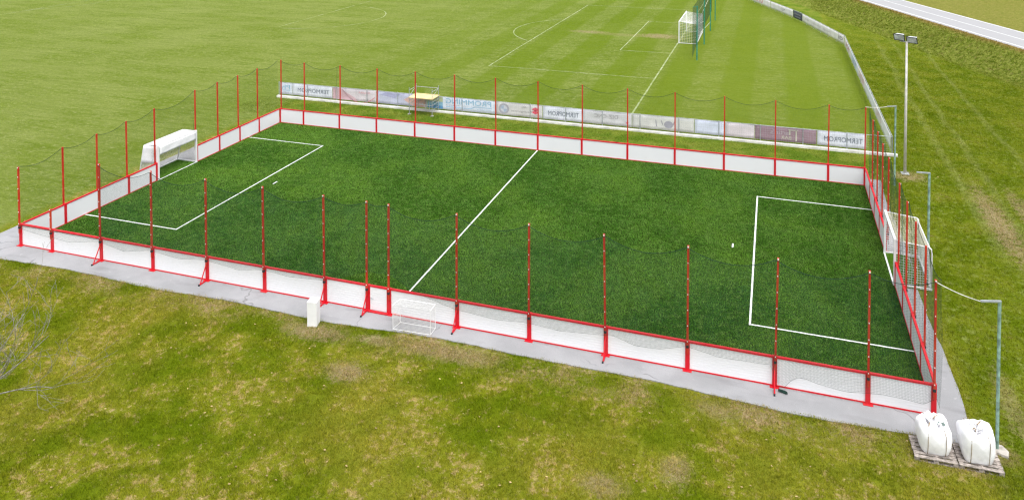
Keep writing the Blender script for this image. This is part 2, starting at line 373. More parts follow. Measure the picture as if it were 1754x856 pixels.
# finer rows where the bank and the court edges are
gx = np.unique(np.concatenate([gx, np.arange(20, 44, .5)])); gy = np.unique(np.concatenate([gy, np.arange(-24, 0, .5)]))
X, Y = np.meshgrid(gx, gy); Z = terrain(X, Y)
nx, ny = len(gx), len(gy); idx = np.arange(nx * ny).reshape(ny, nx)
F = np.stack([idx[:-1, :-1], idx[:-1, 1:], idx[1:, 1:], idx[1:, :-1]], -1).reshape(-1, 4)
gme = np_mesh('ground', np.stack([X.ravel(), Y.ravel(), Z.ravel()], 1), F, M['lawn'])
gme.polygons.foreach_set('use_smooth', [True] * len(gme.polygons))
ground = put('ground', gme); tag(ground, kind='structure')

# paved apron round the court
def slab(name, outline, z0, z1, mat):
    m = MB(); n = len(outline)
    m.poly([(x, y, z1) for x, y in outline])
    for i in range(n):
        a, b = outline[i], outline[(i + 1) % n]; m.poly([(a[0], a[1], z0), (b[0], b[1], z0), (b[0], b[1], z1), (a[0], a[1], z1)])
    return m.build(name, mat)
ol = []
for x in np.arange(-22.3, 21.0, .5): ol.append((x, -11.25 + .28 * math.exp(-((x - 6) / 6) ** 2) + .05 * (rng.random() - .5) + .08 * math.sin(x * .7)))
for y in np.arange(-11.2, 11.0, .5): ol.append((21.0 + .05 * (rng.random() - .5) + .08 * math.sin(y * .6), y))
ol += [(21.0, 11.2), (-22.3, 11.2)]
for y in np.arange(10.5, -11.0, -.7): ol.append((-22.3 + .06 * rng.random(), y))
apron = slab('apron', ol, -.15, 0.0, M['apron']); tag(apron, kind='structure')
turf = MB().poly([(-20, -10, .012), (20, -10, .012), (20, 10, .012), (-20, 10, .012)]).poly([(-21.7, -1.62, .012), (-20, -1.62, .012), (-20, 1.62, .012), (-21.7, 1.62, .012)]).poly([(20, -1.62, .012), (21.0, -1.62, .012), (21.0, 1.62, .012), (20, 1.62, .012)]).build('artificial_turf', M['turf']); tag(turf, kind='structure')
def line(parent, a, b, w, z, mat, name='painted_line'):
    a = Vector((a[0], a[1], 0)); b = Vector((b[0], b[1], 0)); d = (b - a).normalized(); x = Vector((-d.y, d.x, 0)) * w / 2
    n = max(1, int((b - a).length / 2.0)); m = MB()
    P = [a.lerp(b, i / n) for i in range(n + 1)]
    zf = (lambda p: float(terrain(p.x, p.y)) + .012) if z is None else (lambda p: z)
    for i in range(n):
        p, q = P[i], P[i + 1]
        m.poly([(p.x - x.x, p.y - x.y, zf(p)), (q.x - x.x, q.y - x.y, zf(q)), (q.x + x.x, q.y + x.y, zf(q)), (p.x + x.x, p.y + x.y, zf(p))])
    return m.build(name, mat, parent)
def arc(parent, cx, cy, r, a0, a1, w, mat, n=40):
    m = MB()
    for i in range(n):
        t0 = a0 + (a1 - a0) * i / n; t1 = a0 + (a1 - a0) * (i + 1) / n
        pts = [(cx + rr * math.cos(t), cy + rr * math.sin(t)) for rr, t in ((r - w / 2, t0), (r + w / 2, t0), (r + w / 2, t1), (r - w / 2, t1))]
        m.poly([(x, y, float(terrain(x, y)) + .014) for x, y in pts])
    return m.build('painted_arc', mat, parent)
W = .078; zt = .030
for a, b in (((0, -9.95), (0, 9.95)), ((-14.06, -6.55), (-14.06, 6.55)), ((-20, 6.5), (-14.11, 6.5)), ((-20, -6.5), (-14.11, -6.5)),
             ((14.06, -6.55), (14.06, 6.55)), ((14.11, 6.5), (20, 6.5)), ((14.11, -6.5), (20, -6.5)),
             ((-19.98, -1.55), (-19.98, 1.55)), ((19.98, -1.55), (19.98, 1.55)), ((-13.1, -.05), (-13.1, .35)), ((13.05, -.1), (13.05, .3))):
    line(turf, a, b, W, zt, M['paint'])
FL = M['field_line']
for a, b, w in (((4.48, 19.0), (4.7, 84.0), .14), ((-11.75, 31.3), (4.45, 31.2), .12), ((-11.75, 71.4), (4.45, 71.3), .12), ((-11.75, 31.25), (-11.55, 71.4), .12),
                ((-.87, 42.05), (4.5, 42.15), .12), ((-.80, 60.4), (4.5, 60.4), .12), ((-.87, 42.05), (-.76, 60.4), .12),
                ((-21, 19.0), (4.48, 19.0), .12)):
    line(ground, a, b, w, None, FL, 'field_line')
line(ground, (-44.4, 42.4), (-44.6, 84), .12, None, M['faded_line'], 'field_line'); line(ground, (-86.6, 34), (-86.6, 71.4), .12, None, M['faded_line'], 'field_line')
arc(ground, -6.5, 51.3, 9.15, math.pi - .93, math.pi + .93, .12, FL)
arc(ground, -44.5, 51.3, 9.15, -1.5, 1.4, .12, M['faded_line'], 60)
arc(ground, -92.2, 51.3, 9.15, -.93, .93, .12, M['faded_line'])
arc(ground, 4.48, 19.0, 1.2, math.pi / 2, math.pi, .12, FL, 10)

# road on the bank
d_ = Vector((BANK_N[1], -BANK_N[0])); nrm = Vector(BANK_N); A_ = Vector(BANK_A)
def rp(s, t, z): q = A_ + nrm * s + d_ * t; return (q.x, q.y, z)
road = MB().poly([rp(0, -160, ROAD_Z), rp(0, 120, ROAD_Z), rp(5.6, 120, ROAD_Z), rp(5.6, -160, ROAD_Z)])
for a, b in ((0, -.4), (5.6, 6.0)): road.poly([rp(a, -160, ROAD_Z), rp(a, 120, ROAD_Z), rp(b, 120, ROAD_Z - .12), rp(b, -160, ROAD_Z - .12)])
road = road.build('road', M['road']); tag(road, kind='structure')
for s0, w in ((.12, .16), (2.75, .1), (5.32, .16)):
    MB().poly([rp(s0, -160, ROAD_Z + .005), rp(s0, 120, ROAD_Z + .005), rp(s0 + w, 120, ROAD_Z + .005), rp(s0 + w, -160, ROAD_Z + .005)]).build('road_line', M['paint'], road)

# ------------------------------------------------------------------ board fence of the small court
BH = 1.06
def panel_mesh(L):
    m = MB(); zs = [.05]; ys = [-.052]
    for k in range(1, 10):
        z = .05 + .095 * k; zs += [z - .005, z, z + .005]; ys += [-.052, -.045, -.052]
    zs.append(1.0); ys.append(-.052)
    n = len(zs)
    for x in (0, L): m.v += [(x, y, z) for y, z in zip(ys, zs)]
    m.f += [(i, n + i, n + i + 1, i + 1) for i in range(n - 1)]
    b = len(m.v); m.v += [(0, -.018, .05), (L, -.018, .05), (L, -.018, 1.0), (0, -.018, 1.0)]
    m.f.append((b, b + 3, b + 2, b + 1)); return m
_pm = {}
def shared(key, fn):
    if key not in _pm: _pm[key] = fn()
    return _pm[key]
def post_mesh(w): return shared(('post', w), lambda: MB().box(-w / 2, w / 2, -.10, .008, 0, BH + .012).mesh('post', M['red']))
def plate_mesh(): return shared('plate', lambda: MB().box(-.16, .16, -.20, .0, .004, .018).mesh('base_plate', M['red']))
def rail_mesh(L, top):
    key = ('rail', round(L, 3), top)
    return shared(key, lambda: (MB().box(0, L, -.085, .004, 1.0, BH) if top else MB().box(0, L, -.07, .0, .002, .05)).mesh('rail', M['red']))
def pole_mesh(h): return shared(('pole', round(h, 2)), lambda: MB().box(-.034, .034, -.165, -.102, .62, h).mesh('net_pole', M['redpole']))
def hooks_mesh(h):
    def mk():
        m = MB(); z = 1.1
        while z < h - .02:
            m.box(-.014, .014, -.185, -.165, z - .016, z + .016); z += .57
        m.box(-.02, .02, -.188, -.165, h - .05, h - .01); return m.mesh('net_hook', M['white'])
    return shared(('hooks', round(h, 2)), mk)
def clamp_mesh(): return shared('clamp', lambda: MB().box(-.045, .045, -.178, -.10, .86, .95).mesh('clamp', M['dark']))
def brace_mesh():
    def mk():
        m = MB(); m.bar((0, -.12, .78), (0, -.52, .03), .035, .035).bar((0, -.1, .03), (0, -.56, .03), .05, .05); return m.mesh('brace', M['red'])
    return shared('brace', mk)
def board_fence(name, label, loc, rz, posts, poles, braces=(), gate=None, wide=.15, ends=(True, True)):
    t = thing(name, label, 'fence', loc, rz)
    for i, s in enumerate(posts):
        endp = (i == 0 and not ends[0]) or (i == len(posts) - 1 and not ends[1])
        if not endp:
            p = put('post', post_mesh(wide), t, (s, 0, 0)); put('base_plate', plate_mesh(), p)
            if i in braces:
                b = put('brace', brace_mesh(), t, (s, 0, 0)); put('foot', shared('foot', lambda: MB().box(-.03, .03, -.62, -.56, .002, .06).mesh('foot', M['dark'])), b)
            h, lean = poles[i]
            if h:
                q = put('net_pole', pole_mesh(h), t, (s, 0, 0)); q.rotation_euler = (0, lean, 0)
                tag(put('net_hook', hooks_mesh(h), q), kind='stuff'); put('clamp', clamp_mesh(), q)
        if i == len(posts) - 1: break
        a = s + (wide / 2 if not endp else 0) ; e = posts[i + 1] - (wide / 2 if not (i + 1 == len(posts) - 1 and not ends[1]) else 0)
        L = e - a; isgate = gate == i
        if isgate:
            g = put('gate_leaf', shared(('panel', round(L - .08, 3)), lambda: panel_mesh(L - .08).mesh('board_panel', M['board'])), t, (a + .04, -.012, 0))
            [MB().box(q0, q0 + .04, -.075, -.005, .04, 1.0).build('gate_stile', M['red'], t) for q0 in (a, e - .04)]
            MB().tube([(a + .07, -.09, .55), (a + .2, -.1, .53)], .014, 6).build('gate_handle', M['steel'], t)
            MB().box(a - .02, e + .05, -.20, -.10, .005, .06).build('threshold', M['red'], t)
            put('top_rail', rail_mesh(L, True), t, (a, 0, 0)); continue
        put('board_panel', shared(('panel', round(L, 3)), lambda: panel_mesh(L).mesh('board_panel', M['board'])), t, (a, 0, 0))
        put('top_rail', rail_mesh(L, True), t, (a, 0, 0)); put('bottom_rail', rail_mesh(L, False), t, (a, 0, 0))
    return t
HP = 4.57
far_s = [0, 2] + [2 + 3 * k for k in range(1, 13)] + [40]
lean = lambda: rng.uniform(-.006, .006)
near_s = sorted(far_s + [19.0])
near_p = []
for s in near_s:
    h = {0: 3.86, 2: 2.06}.get(s, HP); near_p.append((h, {35: .018, 29: -.014}.get(s, lean())))
bi = [i for i, s in enumerate(near_s) if s in (5, 11, 17, 19, 23, 29, 35)]
board_fence('board_fence', 'long white board fence with red posts nearest the camera, with gate and braces', (-20, -10, 0), 0, near_s, near_p, bi, near_s.index(19.0), .16)
board_fence('board_fence', 'long white board fence with red posts along the far side, facing the advertising fence', (20, 10, 0), math.pi, far_s, [(HP if s < 39 else 4.65, lean()) for s in far_s], (), None, .125)
ey = [7.645, 5.628, 3.653, 1.635]
lh = [4.57, 4.56, 4.58, 4.57, 4.31, 4.16, 4.05, 4.0]
board_fence('board_fence', 'short white board fence left of the pitch, between far corner and left goal', (-20, 10, 0), -math.pi / 2,
            [.10] + [10 - y for y in ey], [(0, 0)] + [(h, lean()) for h in lh[:4]], ends=(False, True), wide=.12)
board_fence('board_fence', 'short white board fence left of the pitch, between left goal and near corner', (-20, -1.635, 0), -math.pi / 2,
            [-y + 1.635 - 3.27 if False else (y - 1.635) for y in reversed(ey)] + [8.365 - .10], [(h, lean()) for h in lh[4:]] + [(0, 0)], ends=(True, False), wide=.14)
board_fence('board_fence', 'short white board fence right of the pitch, between near corner and right goal', (20, -10, 0), math.pi / 2,
            [.10] + [10 - y for y in ey], [(0, 0)] + [(HP, lean()) for _ in range(4)], ends=(False, True), wide=.12)
board_fence('board_fence', 'short white board fence right of the pitch, between right goal and far corner', (20, 1.635, 0), math.pi / 2,
            [y - 1.635 for y in reversed(ey)] + [8.365 - .10], [(HP, lean()) for _ in range(4)] + [(0, 0)], ends=(True, False), wide=.12)

# ------------------------------------------------------------------ ball nets hung from the red poles
def ball_net(label, loc, rz, tops, bottom, cell=.06, r=.0015, off=-.20, sag=.40, seam=None, bulge=.05):
    t = thing('ball_net', label, 'net', loc, rz)
    S = np.array([a for a, _ in tops]); Hh = np.array([b for _, b in tops]); L0, L1 = S[0], S[-1]
    def top(s):
        i = np.clip(np.searchsorted(S, s, 'right') - 1, 0, len(S) - 2); u = (s - S[i]) / (S[i + 1] - S[i]); span = S[i + 1] - S[i]
        return Hh[i] * (1 - u) + Hh[i + 1] * u - .04 - sag * np.minimum(1, (span / 3.0) ** 1.4) * 4 * u * (1 - u)
    bs = np.array([b[0] for b in bottom]); bz = np.array([b[1] for b in bottom])
    def P(s, v):
        zt_ = top(s); zb = np.interp(s, bs, bz); z = zb + (zt_ - zb) * v
        y = off - bulge * np.sin(math.pi * v) * (.4 + vnoise(s * .8 + 3, v * 2.3)) - .03 * (vnoise(s * 2.2, v * 4) - .5)
        return np.stack([s + .03 * (vnoise(s * 1.1 + 7, v * 3) - .5), y, z], -1)
    n = int((L1 - L0) / cell); lines = []; vs = np.linspace(0, 1, 10)
    for i in range(n + 1): lines.append(P(np.full_like(vs, L0 + (L1 - L0) * i / n), vs))
    ss_ = np.linspace(L0, L1, int((L1 - L0) / .3) + 1); nv = max(3, int(float(np.mean(top(ss_ if False else np.linspace(L0, L1, 50)) - np.interp(np.linspace(L0, L1, 50), bs, bz))) / cell))
    for j in range(nv + 1): lines.append(P(ss_, np.full_like(ss_, j / nv)))
    v, f = strands(lines, r); put('netting', np_mesh('netting', v, f, M['net']), t)
    sd_ = np.linspace(L0, L1, int((L1 - L0) / .12) + 1)
    for nm, vv, rr in (('top_cord', 1., .012), ('bottom_cord', 0., .004)):
        v, f = strands([P(sd_, np.full_like(sd_, vv)) + np.array([0, -.004, 0])], rr); put(nm, np_mesh(nm, v, f, M['cord']), t)
    if seam is not None:
        v, f = strands([P(seam + .1 * np.sin(vs * 5), vs)], .008); put('seam_cord', np_mesh('seam_cord', v, f, M['cord']), t)
    return t
near_tops = [(s, HP if s > 2 else (4.3 if s else 3.86)) for s in near_s]
near_tops = [(s, HP) for s in near_s if s >= 5]
nb = [(-19.97, .9), (-19.05, .80), (-16.86, .66), (-15, .95), (-13.54, .70), (-12, .96), (-10.4, .82), (-9, .98), (-7.28, .80), (-6, .98), (-4.61, .9), (-3.0, 1.0), (-2.34, 1.15), (-1.51, 1.49), (-.96, 1.70), (-.43, 1.68), (.05, 1.76),
      (.63, 1.46), (1.07, 1.2), (1.67, 1.06), (2.43, .88), (3.06, .76), (4.66, .66), (5.97, .76), (7.25, .67), (8.83, .80), (9.3, .86), (10.15, .62), (11, .66), (11.99, .94), (13.08, .76), (14.9, .82), (15.05, .08), (15.35, .10), (15.5, .36), (15.75, .53), (16.0, .54),
      (16.4, .45), (16.96, .38), (17.33, .36), (17.87, .43), (18.4, .50), (19.13, .47), (19.7, .42), (19.97, .62)]
ball_net('dark green ball net on the near side, hanging over the boards closest to the camera', (-20, -10, 0), 0, near_tops, [(a + 20, b) for a, b in nb], cell=.045, r=.0020)
ball_net('loose end of dark green net draped over the boards at the near left corner', (-20, -10, 0), 0, [(0, 1.09), (2, 1.09), (5, 1.09)], [(a + 20, b) for a, b in nb], cell=.045, r=.0012, sag=0., bulge=.0)
ball_net('dark green ball net on the far side in front of the advertising fence', (20, 10, 0), math.pi, [(s, HP) for s in far_s], [(0, .5), (20, .6), (40, .5)], r=.0012, seam=40 - 4.6)
Y_ = [10] + ey + [-y for y in reversed(ey)] + [-10]
ball_net('thin green ball net on the left end behind the left goal', (-20, 10, 0), -math.pi / 2, [(10 - y, h) for y, h in zip(Y_, [4.65] + lh + [3.86])],
         [(0, .8), (8.3, .8), (8.4, 2.06), (11.6, 2.06), (11.7, .8), (20, .8)], r=.0012)
ball_net('dark green ball net on the right end above the right goal', (20, -10, 0), math.pi / 2, [(10 - y, HP) for y in Y_],
         [(0, .25), (8.2, .25), (8.4, 1.55), (10, 1.5), (11.6, 1.7), (11.8, .3), (20, .3)], r=.0014)

# lump of gathered net on the paving by the last brace
m = MB()
for k in range(9):
    a = k * .7; pts = [(15.15 + .05 * j + .03 * math.sin(a + j), -10.30 - .015 * j + .05 * math.cos(a * 1.7 + j), .015 + .05 * abs(math.sin(a + j * .9))) for j in range(6)]
    m.tube(pts, .014, 5)
tag(m.build('net_bundle', M['cord'], None), 'small dark bundle of gathered net lying on the paving beside the brace', 'net bundle')

# ------------------------------------------------------------------ court goals
def tubes(parent, name, segs, r, mat, n=8):
    for a in segs: MB().tube(a, r, n).build(name, mat, parent)
def court_goal(label, sx, covered):
    t = thing('court_goal', label, 'goal', (sx * 20, 0, 0))
    g, h, dp, tp = 1.53, 2.0, 1.46 * sx, (1.05 if covered else 1.36) * sx; hw = .05
    w = M['white']
    for y in (-g, g): MB().box(-hw, hw, y - hw, y + hw, 0.014, h - hw).build('goal_post', w, t)
    MB().box(-hw - .002, hw + .002, -g - hw, g + hw, h - hw, h + hw).build('crossbar', w, t)
    rh = 1.98 if covered else 1.86
    for y in (-g, g):
        MB().tube([(dp, y, .04), (tp, y, rh)] if covered else [(dp, y, .04), (dp * .98 + tp * .02, y, rh * .86), (tp + (dp - tp) * .75, y, rh * .96), (tp, y, rh)], .03, 8).build('rear_post', w, t, True)
        MB().tube([(hw * sx, y, h - .01), (tp, y, rh)], .03, 8).build('top_side_bar', w, t, True)
        MB().bar((0, y, .05), (dp, y, .05), .08, .08).build('ground_side_bar', w, t)
    MB().tube([(tp, -g, rh), (tp, g, rh)], .03, 8).build('top_rear_bar', w, t, True)
    MB().bar((dp, -g, .05), (dp, g, .05), .08, .08).build('ground_rear_bar', w, t)
    if covered:
        def sheet(nm, a, b, c, d):
            a, b, c, d = map(Vector, (a, b, c, d)); mm = MB(); nu, nv = 14, 6
            for j in range(nv + 1):
                for i in range(nu + 1):
                    u, v = i / nu, j / nv; p = a.lerp(b, u).lerp(d.lerp(c, u), v); e = .02 * math.sin(u * 11 + v * 3) * math.sin(math.pi * v)
                    mm.v.append((p.x + e * .5, p.y + e * .3, p.z + e))
            for j in range(nv):
                for i in range(nu): k = j * (nu + 1) + i; mm.f.append((k, k + 1, k + nu + 2, k + nu + 1))
            o = mm.build(nm, M['sheet'], t, True); md = o.modifiers.new('thick', 'SOLIDIFY'); md.thickness = .006
        sheet('cover_roof', (.0, -g, h + .055), (.0, g, h + .055), (tp, g, rh + .035), (tp, -g, rh + .035))
        sheet('cover_front', (-.06 * sx, -g + .05, h - .02), (-.06 * sx, g - .05, h - .02), (-.06 * sx, g - .05, h - .50), (-.06 * sx, -g + .05, h - .50))
        sheet('cover_side', (0.06 * sx, -g - .04, h), (tp, -g - .04, rh), (dp * .5 + tp * .5, -g - .04, .95), (.06 * sx, -g - .04, 1.0))
        sheet('cover_back', (tp + .04 * sx, -g, rh), (tp + .04 * sx, g, rh), (tp * .6 + dp * .4 + .03 * sx, g, 1.2), (tp * .6 + dp * .4 + .03 * sx, -g, 1.2))
        for args in (((dp, -g, .06), (dp, g, .06), (tp * .6 + dp * .4, g, 1.25), (tp * .6 + dp * .4, -g, 1.25)), ((0, g, .06), (dp, g, .06), (tp, g, rh), (0, g, h)), ((0, -g, .06), (dp, -g, .06), (tp, -g, rh), (0, -g, h))):
            quad_net(t, *args, .07, .006, M['whitenet'])
        quad_net(t, (dp * .86, -g, .7), (dp * .86, g, .7), (dp * .8, g, 1.3), (dp * .8, -g, 1.3), .10, .008, M['blackline'], 'gathered_net')
    else:
        for args, mm_ in ((((dp, -g, .06), (dp, g, .06), (tp, g, rh), (tp, -g, rh)), 'whitenet'), (((0, g, .06), (dp, g, .06), (tp, g, rh), (0, g, h)), 'whitenet'), (((0, -g, .06), (dp, -g, .06), (tp, -g, rh), (0, -g, h)), 'whitenet')):
            quad_net(t, *args, .11, .008, M[mm_], sag=.06, nrm=(.5 * sx, 0, -.6))
        quad_net(t, (.05 * sx, -g, h), (.05 * sx, g, h), (tp, g, rh), (tp, -g, rh), .11, .008, M['yelnet'], sag=.12)
court_goal('white goal half covered with white cloth at the left end', -1, True)
court_goal('white goal with cream netting at the right end', 1, False)

# small portable goal on the paving
t = thing('mini_goal', 'small white portable goal standing against the boards on the grey paving', 'goal', (1.45, -10.7, 0))
a, b, c_, d = (-.80, -.28), (.78, -.20), (.78, .26), (-.74, .22)
hh = .97
for p0 in (a, b, c_, d): MB().tube([(p0[0], p0[1], .014), (p0[0], p0[1], hh)], .012, 6).build('upright', M['white'], t)
for p0, p1 in ((a, d), (b, c_), (d, c_), (a, b)):
    if (p0, p1) != (a, b): MB().tube([(*p0, hh), (*p1, hh)], .014, 6).build('top_bar', M['white'], t)
    MB().tube([(*p0, .02), (*p1, .02)], .012, 6).build('ground_bar', M['white'], t)
for (p0, p1) in ((a, b), (b, c_), (a, d)): quad_net(t, (*p0, .02), (*p1, .02), (*p1, hh), (*p0, hh), .05, .0025, M['whitenet'])
quad_net(t, (*a, hh), (*b, hh), (*c_, hh), (*d, hh), .05, .0025, M['whitenet'], sag=.05)

# white plinth on the grass
t = thing('plinth', 'white square pillar standing on the grass beside the grey paving', 'pillar', (-2.56, -11.55, -.03))
PZ = 12 * math.pi / 180
def rot2(x, y, a=PZ): return (x * math.cos(a) - y * math.sin(a), x * math.sin(a) + y * math.cos(a))
m = MB(); w = .195
cs = [rot2(*p) for p in ((-w, -w), (w, -w), (w, w), (-w, w))]; m.quadbox([(x, y, 0) for x, y in cs] + [(x, y, .96) for x, y in cs])
o = m.build('block', M['plinth'], t); bv = o.modifiers.new('b', 'BEVEL'); bv.width = .012; bv.segments = 2
cs = [rot2(x * 1.03, y * 1.03) for x, y in ((-w, -w), (w, -w), (w, w), (-w, w))]
o = MB().quadbox([(x, y, .96) for x, y in cs] + [(x, y, .985) for x, y in cs]).build('cap', M['plinth'], t)

# ------------------------------------------------------------------ pallets and big bags
def pallet(label, cx, cy, rz):
    t = thing('pallet', label, 'pallet', (cx, cy, -.03), rz, 'pallets under the bags')
    for k in range(6):
        y = -.42 + .84 * k / 5 + rng.uniform(-.008, .008)
        MB().box(-.6 + rng.uniform(-.01, .01), .6 + rng.uniform(-.01, .01), y - .056, y + .056, .122, .144).build('top_board', M['wood'], t)
    for y in (-.40, 0, .40):
        for x in (-.53, 0, .53): MB().box(x - .07, x + .07, y - .05, y + .05, .022, .098).build('block', M['wood'], t)
        MB().box(-.6, .6, y - .05, y + .05, .0, .022).build('bottom_board', M['wood'], t)
    for x in (-.53, 0, .53): MB().box(x - .06, x + .06, -.46, .46, .098, .122).build('stringer_board', M['wood'], t)
    return t
pallet('grey wooden pallet under the left white bag', 19.66, -11.86, R(1.5))
pallet('grey wooden pallet under the right white bag beside the green post', 20.89, -11.84, R(.6))
def big_bag(label, cx, cy, rz, seed, ht, untidy, sq=5.5, bulge=.055, flare=.045):
    t = thing('big_bag', label, 'bag', (cx, cy, .118), rz, 'white bulk bags on pallets'); q = random.Random(seed)
    m = MB(); na, nz = 44, 22
    ph = [q.random() * 6 for _ in range(8)]
    def rad(a, z):
        c, s = abs(math.cos(a)), abs(math.sin(a)); n = sq
        sup = (c ** n + s ** n) ** (-1 / n)
        return sup
    for j in range(nz + 1):
        v = j / nz; z = ht * v
        puff = .365 + bulge * math.sin(math.pi * min(1, v * .95)) ** .7 + flare * v
        if v > .86: puff *= 1 - ((v - .86) / .14) ** 2 * .10
        for i in range(na):
            a = 2 * math.pi * i / na; r = rad(a, z) * puff
            r *= 1 + .018 * math.sin(3 * a + ph[0] + 5 * v) + .012 * math.sin(7 * a + ph[1] - 9 * v) + .008 * math.sin(13 * a + 17 * v + ph[2])
            zz = z + (.06 * math.sin(2 * a + ph[3]) + .035 * math.sin(5 * a + ph[4])) * max(0, v - .55) / .45
            m.v.append((r * math.cos(a), r * math.sin(a), zz))
    for j in range(nz):
        for i in range(na): k = j * na + i; k2 = j * na + (i + 1) % na; m.f.append((k, k2, k2 + na, k + na))
    # crumpled top closing inwards
    last = nz * na
    for j in range(1, 9):
        f = 1 - j / 8.0
        for i in range(na):
            x, y, z = m.v[last + i]; a = 2 * math.pi * i / na
            crump = untidy * (.07 * math.sin(4 * a + ph[5] + j) + .06 * math.sin(9 * a + ph[6] - j * 1.3)) * math.sin(math.pi * (1 - f))
            m.v.append((x * f + .015 * math.sin(6 * a + j), y * f, z + .05 * math.sin(math.pi * min(1, (1 - f) * 1.6)) - .16 * (1 - f) ** 2 + crump))
    for j in range(8):
        for i in range(na): k = last + j * na + i; k2 = last + j * na + (i + 1) % na; m.f.append((k, k2, k2 + na, k + na))
    m.f.append(tuple(range(na))[::-1])
    m.build('sack', M['bag'], t, True)
    # seam cords running down the sides and lifting loops on the corners
    for i, (ca, sa) in enumerate(((-1, -1), (1, -1), (1, 1), (-1, 1))):
        e = .395
        top = Vector((ca * e * .86, sa * e * .86, ht * .97)); mid = Vector((ca * e * .62, sa * (e + .085), ht * .5)); low = Vector((ca * e * .66, sa * (e + .065), ht * .12))
        sx_ = ca * .25
        tp_ = [(sx_, sa * (.365 + bulge * math.sin(math.pi * min(1, v * .95)) ** .7 + flare * v) * 1.012, ht * v) for v in (.02, .15, .3, .45, .6, .75, .86)] + [(sx_ * .9, sa * .36, ht * 1.02)]
        MB().tube(tp_, .009, 5).build('seam_tape', M['strap'], t, True)
        h1 = .05 + .07 * q.random(); dx = q.uniform(-.12, .12)
        MB().tube([(sx_ * .9, sa * .34, ht * .98), (sx_ * .8 + dx * .5, sa * .26, ht + h1 * .9), (sx_ * .5 + dx, sa * .15, ht + h1), (sx_ * .3 + dx, sa * .09, ht + .04), (sx_ * .35 + dx, sa * .18, ht - .01)], .016, 5).build('lifting_loop', M['strap'] if i % 2 == 0 else M['bag'], t, True)
    # gathered spout cloth
    mm = MB()
    for k in range(7):
        a = 2 * math.pi * k / 7 + q.random(); b = a + .9
        p = [(.07 * math.cos(a), .07 * math.sin(a), ht - .06), (.25 * math.cos(a), .25 * math.sin(a), ht + .06 + .10 * q.random()), (.24 * math.cos(b), .24 * math.sin(b), ht + .03 + .12 * q.random()), (.07 * math.cos(b), .07 * math.sin(b), ht - .06)]
        mm.poly(p)
    mm.build('spout_cloth', M['bag'], t)
    if untidy > .9:
        mm = MB()
        for k in range(10):
            x, y = .12 + q.uniform(-.1, .14), -.06 + q.uniform(-.06, .06); mm.poly([(x, y, ht + .05), (x + .05, y + .01, ht + .07 + .02 * q.random()), (x + .04, y - .03, ht + .03), (x - .01, y - .04, ht + .04)])
        mm.build('plant_scraps', flat(110, 128, 122), t)
    return t
big_bag('round white bulk bag with open tied top and scraps on it, left of the pair', 19.68, -11.76, R(3), 5, .78, .95, 4.2, .085, .04)
big_bag('tall crumpled white bulk bag with loops beside the green post', 20.84, -11.78, R(4), 12, .86, .7, 5.0, .055, .07)

# ------------------------------------------------------------------ green guy posts with ropes
def guy_post(label, x, y, h, ax, ay, rope_to, footing):
    t = thing('guy_post', label, 'post', (x, y, -.03), 0, 'green guy posts beside the court')
    MB().tube([(0, 0, 0), (0, 0, h)], .05, 10).build('post', M['green'], t)
    MB().bar((.04, 0, h + .0), (ax - x, ay - y, h + .01), .06, .05).build('arm', M['steel'], t)
    if rope_to:
        a = Vector((ax - x, ay - y, h)); b = Vector((rope_to[0] - x, rope_to[1] - y, rope_to[2] + .03)); pts = [a.lerp(b, i / 8) - Vector((0, 0, .05 * 4 * (i / 8) * (1 - i / 8))) for i in range(9)]
        MB().tube(pts, .013, 5).build('rope', M['rope'], t)
    if footing:
        m = MB(); out = [(-.10, -.18), (.22, -.30), (.30, -.05), (.18, .18), (-.08, .20), (-.2, 0)]
        m.poly([(px, py, .07) for px, py in out])
        for i in range(6):
            p, q = out[i], out[(i + 1) % 6]; m.poly([(p[0] * 1.15, p[1] * 1.15, -.05), (q[0] * 1.15, q[1] * 1.15, -.05), (q[0], q[1], .07), (p[0], p[1], .07)])
        m.build('footing', M['concrete'], t)
guy_post('weathered green post with roped arm beside the white bags', 21.58, -11.12, 4.68, 21.02, -11.31, (20.0, -10.13, 4.5), True)
guy_post('weathered green post with bare arm behind the right goal', 21.42, -.92, 4.92, 20.90, -1.0, None, False)
guy_post('weathered green post with roped arm at the end of the advertising fence', 21.68, 10.64, 4.68, 21.20, 10.36, (20.0, 10.13, 4.6), False)

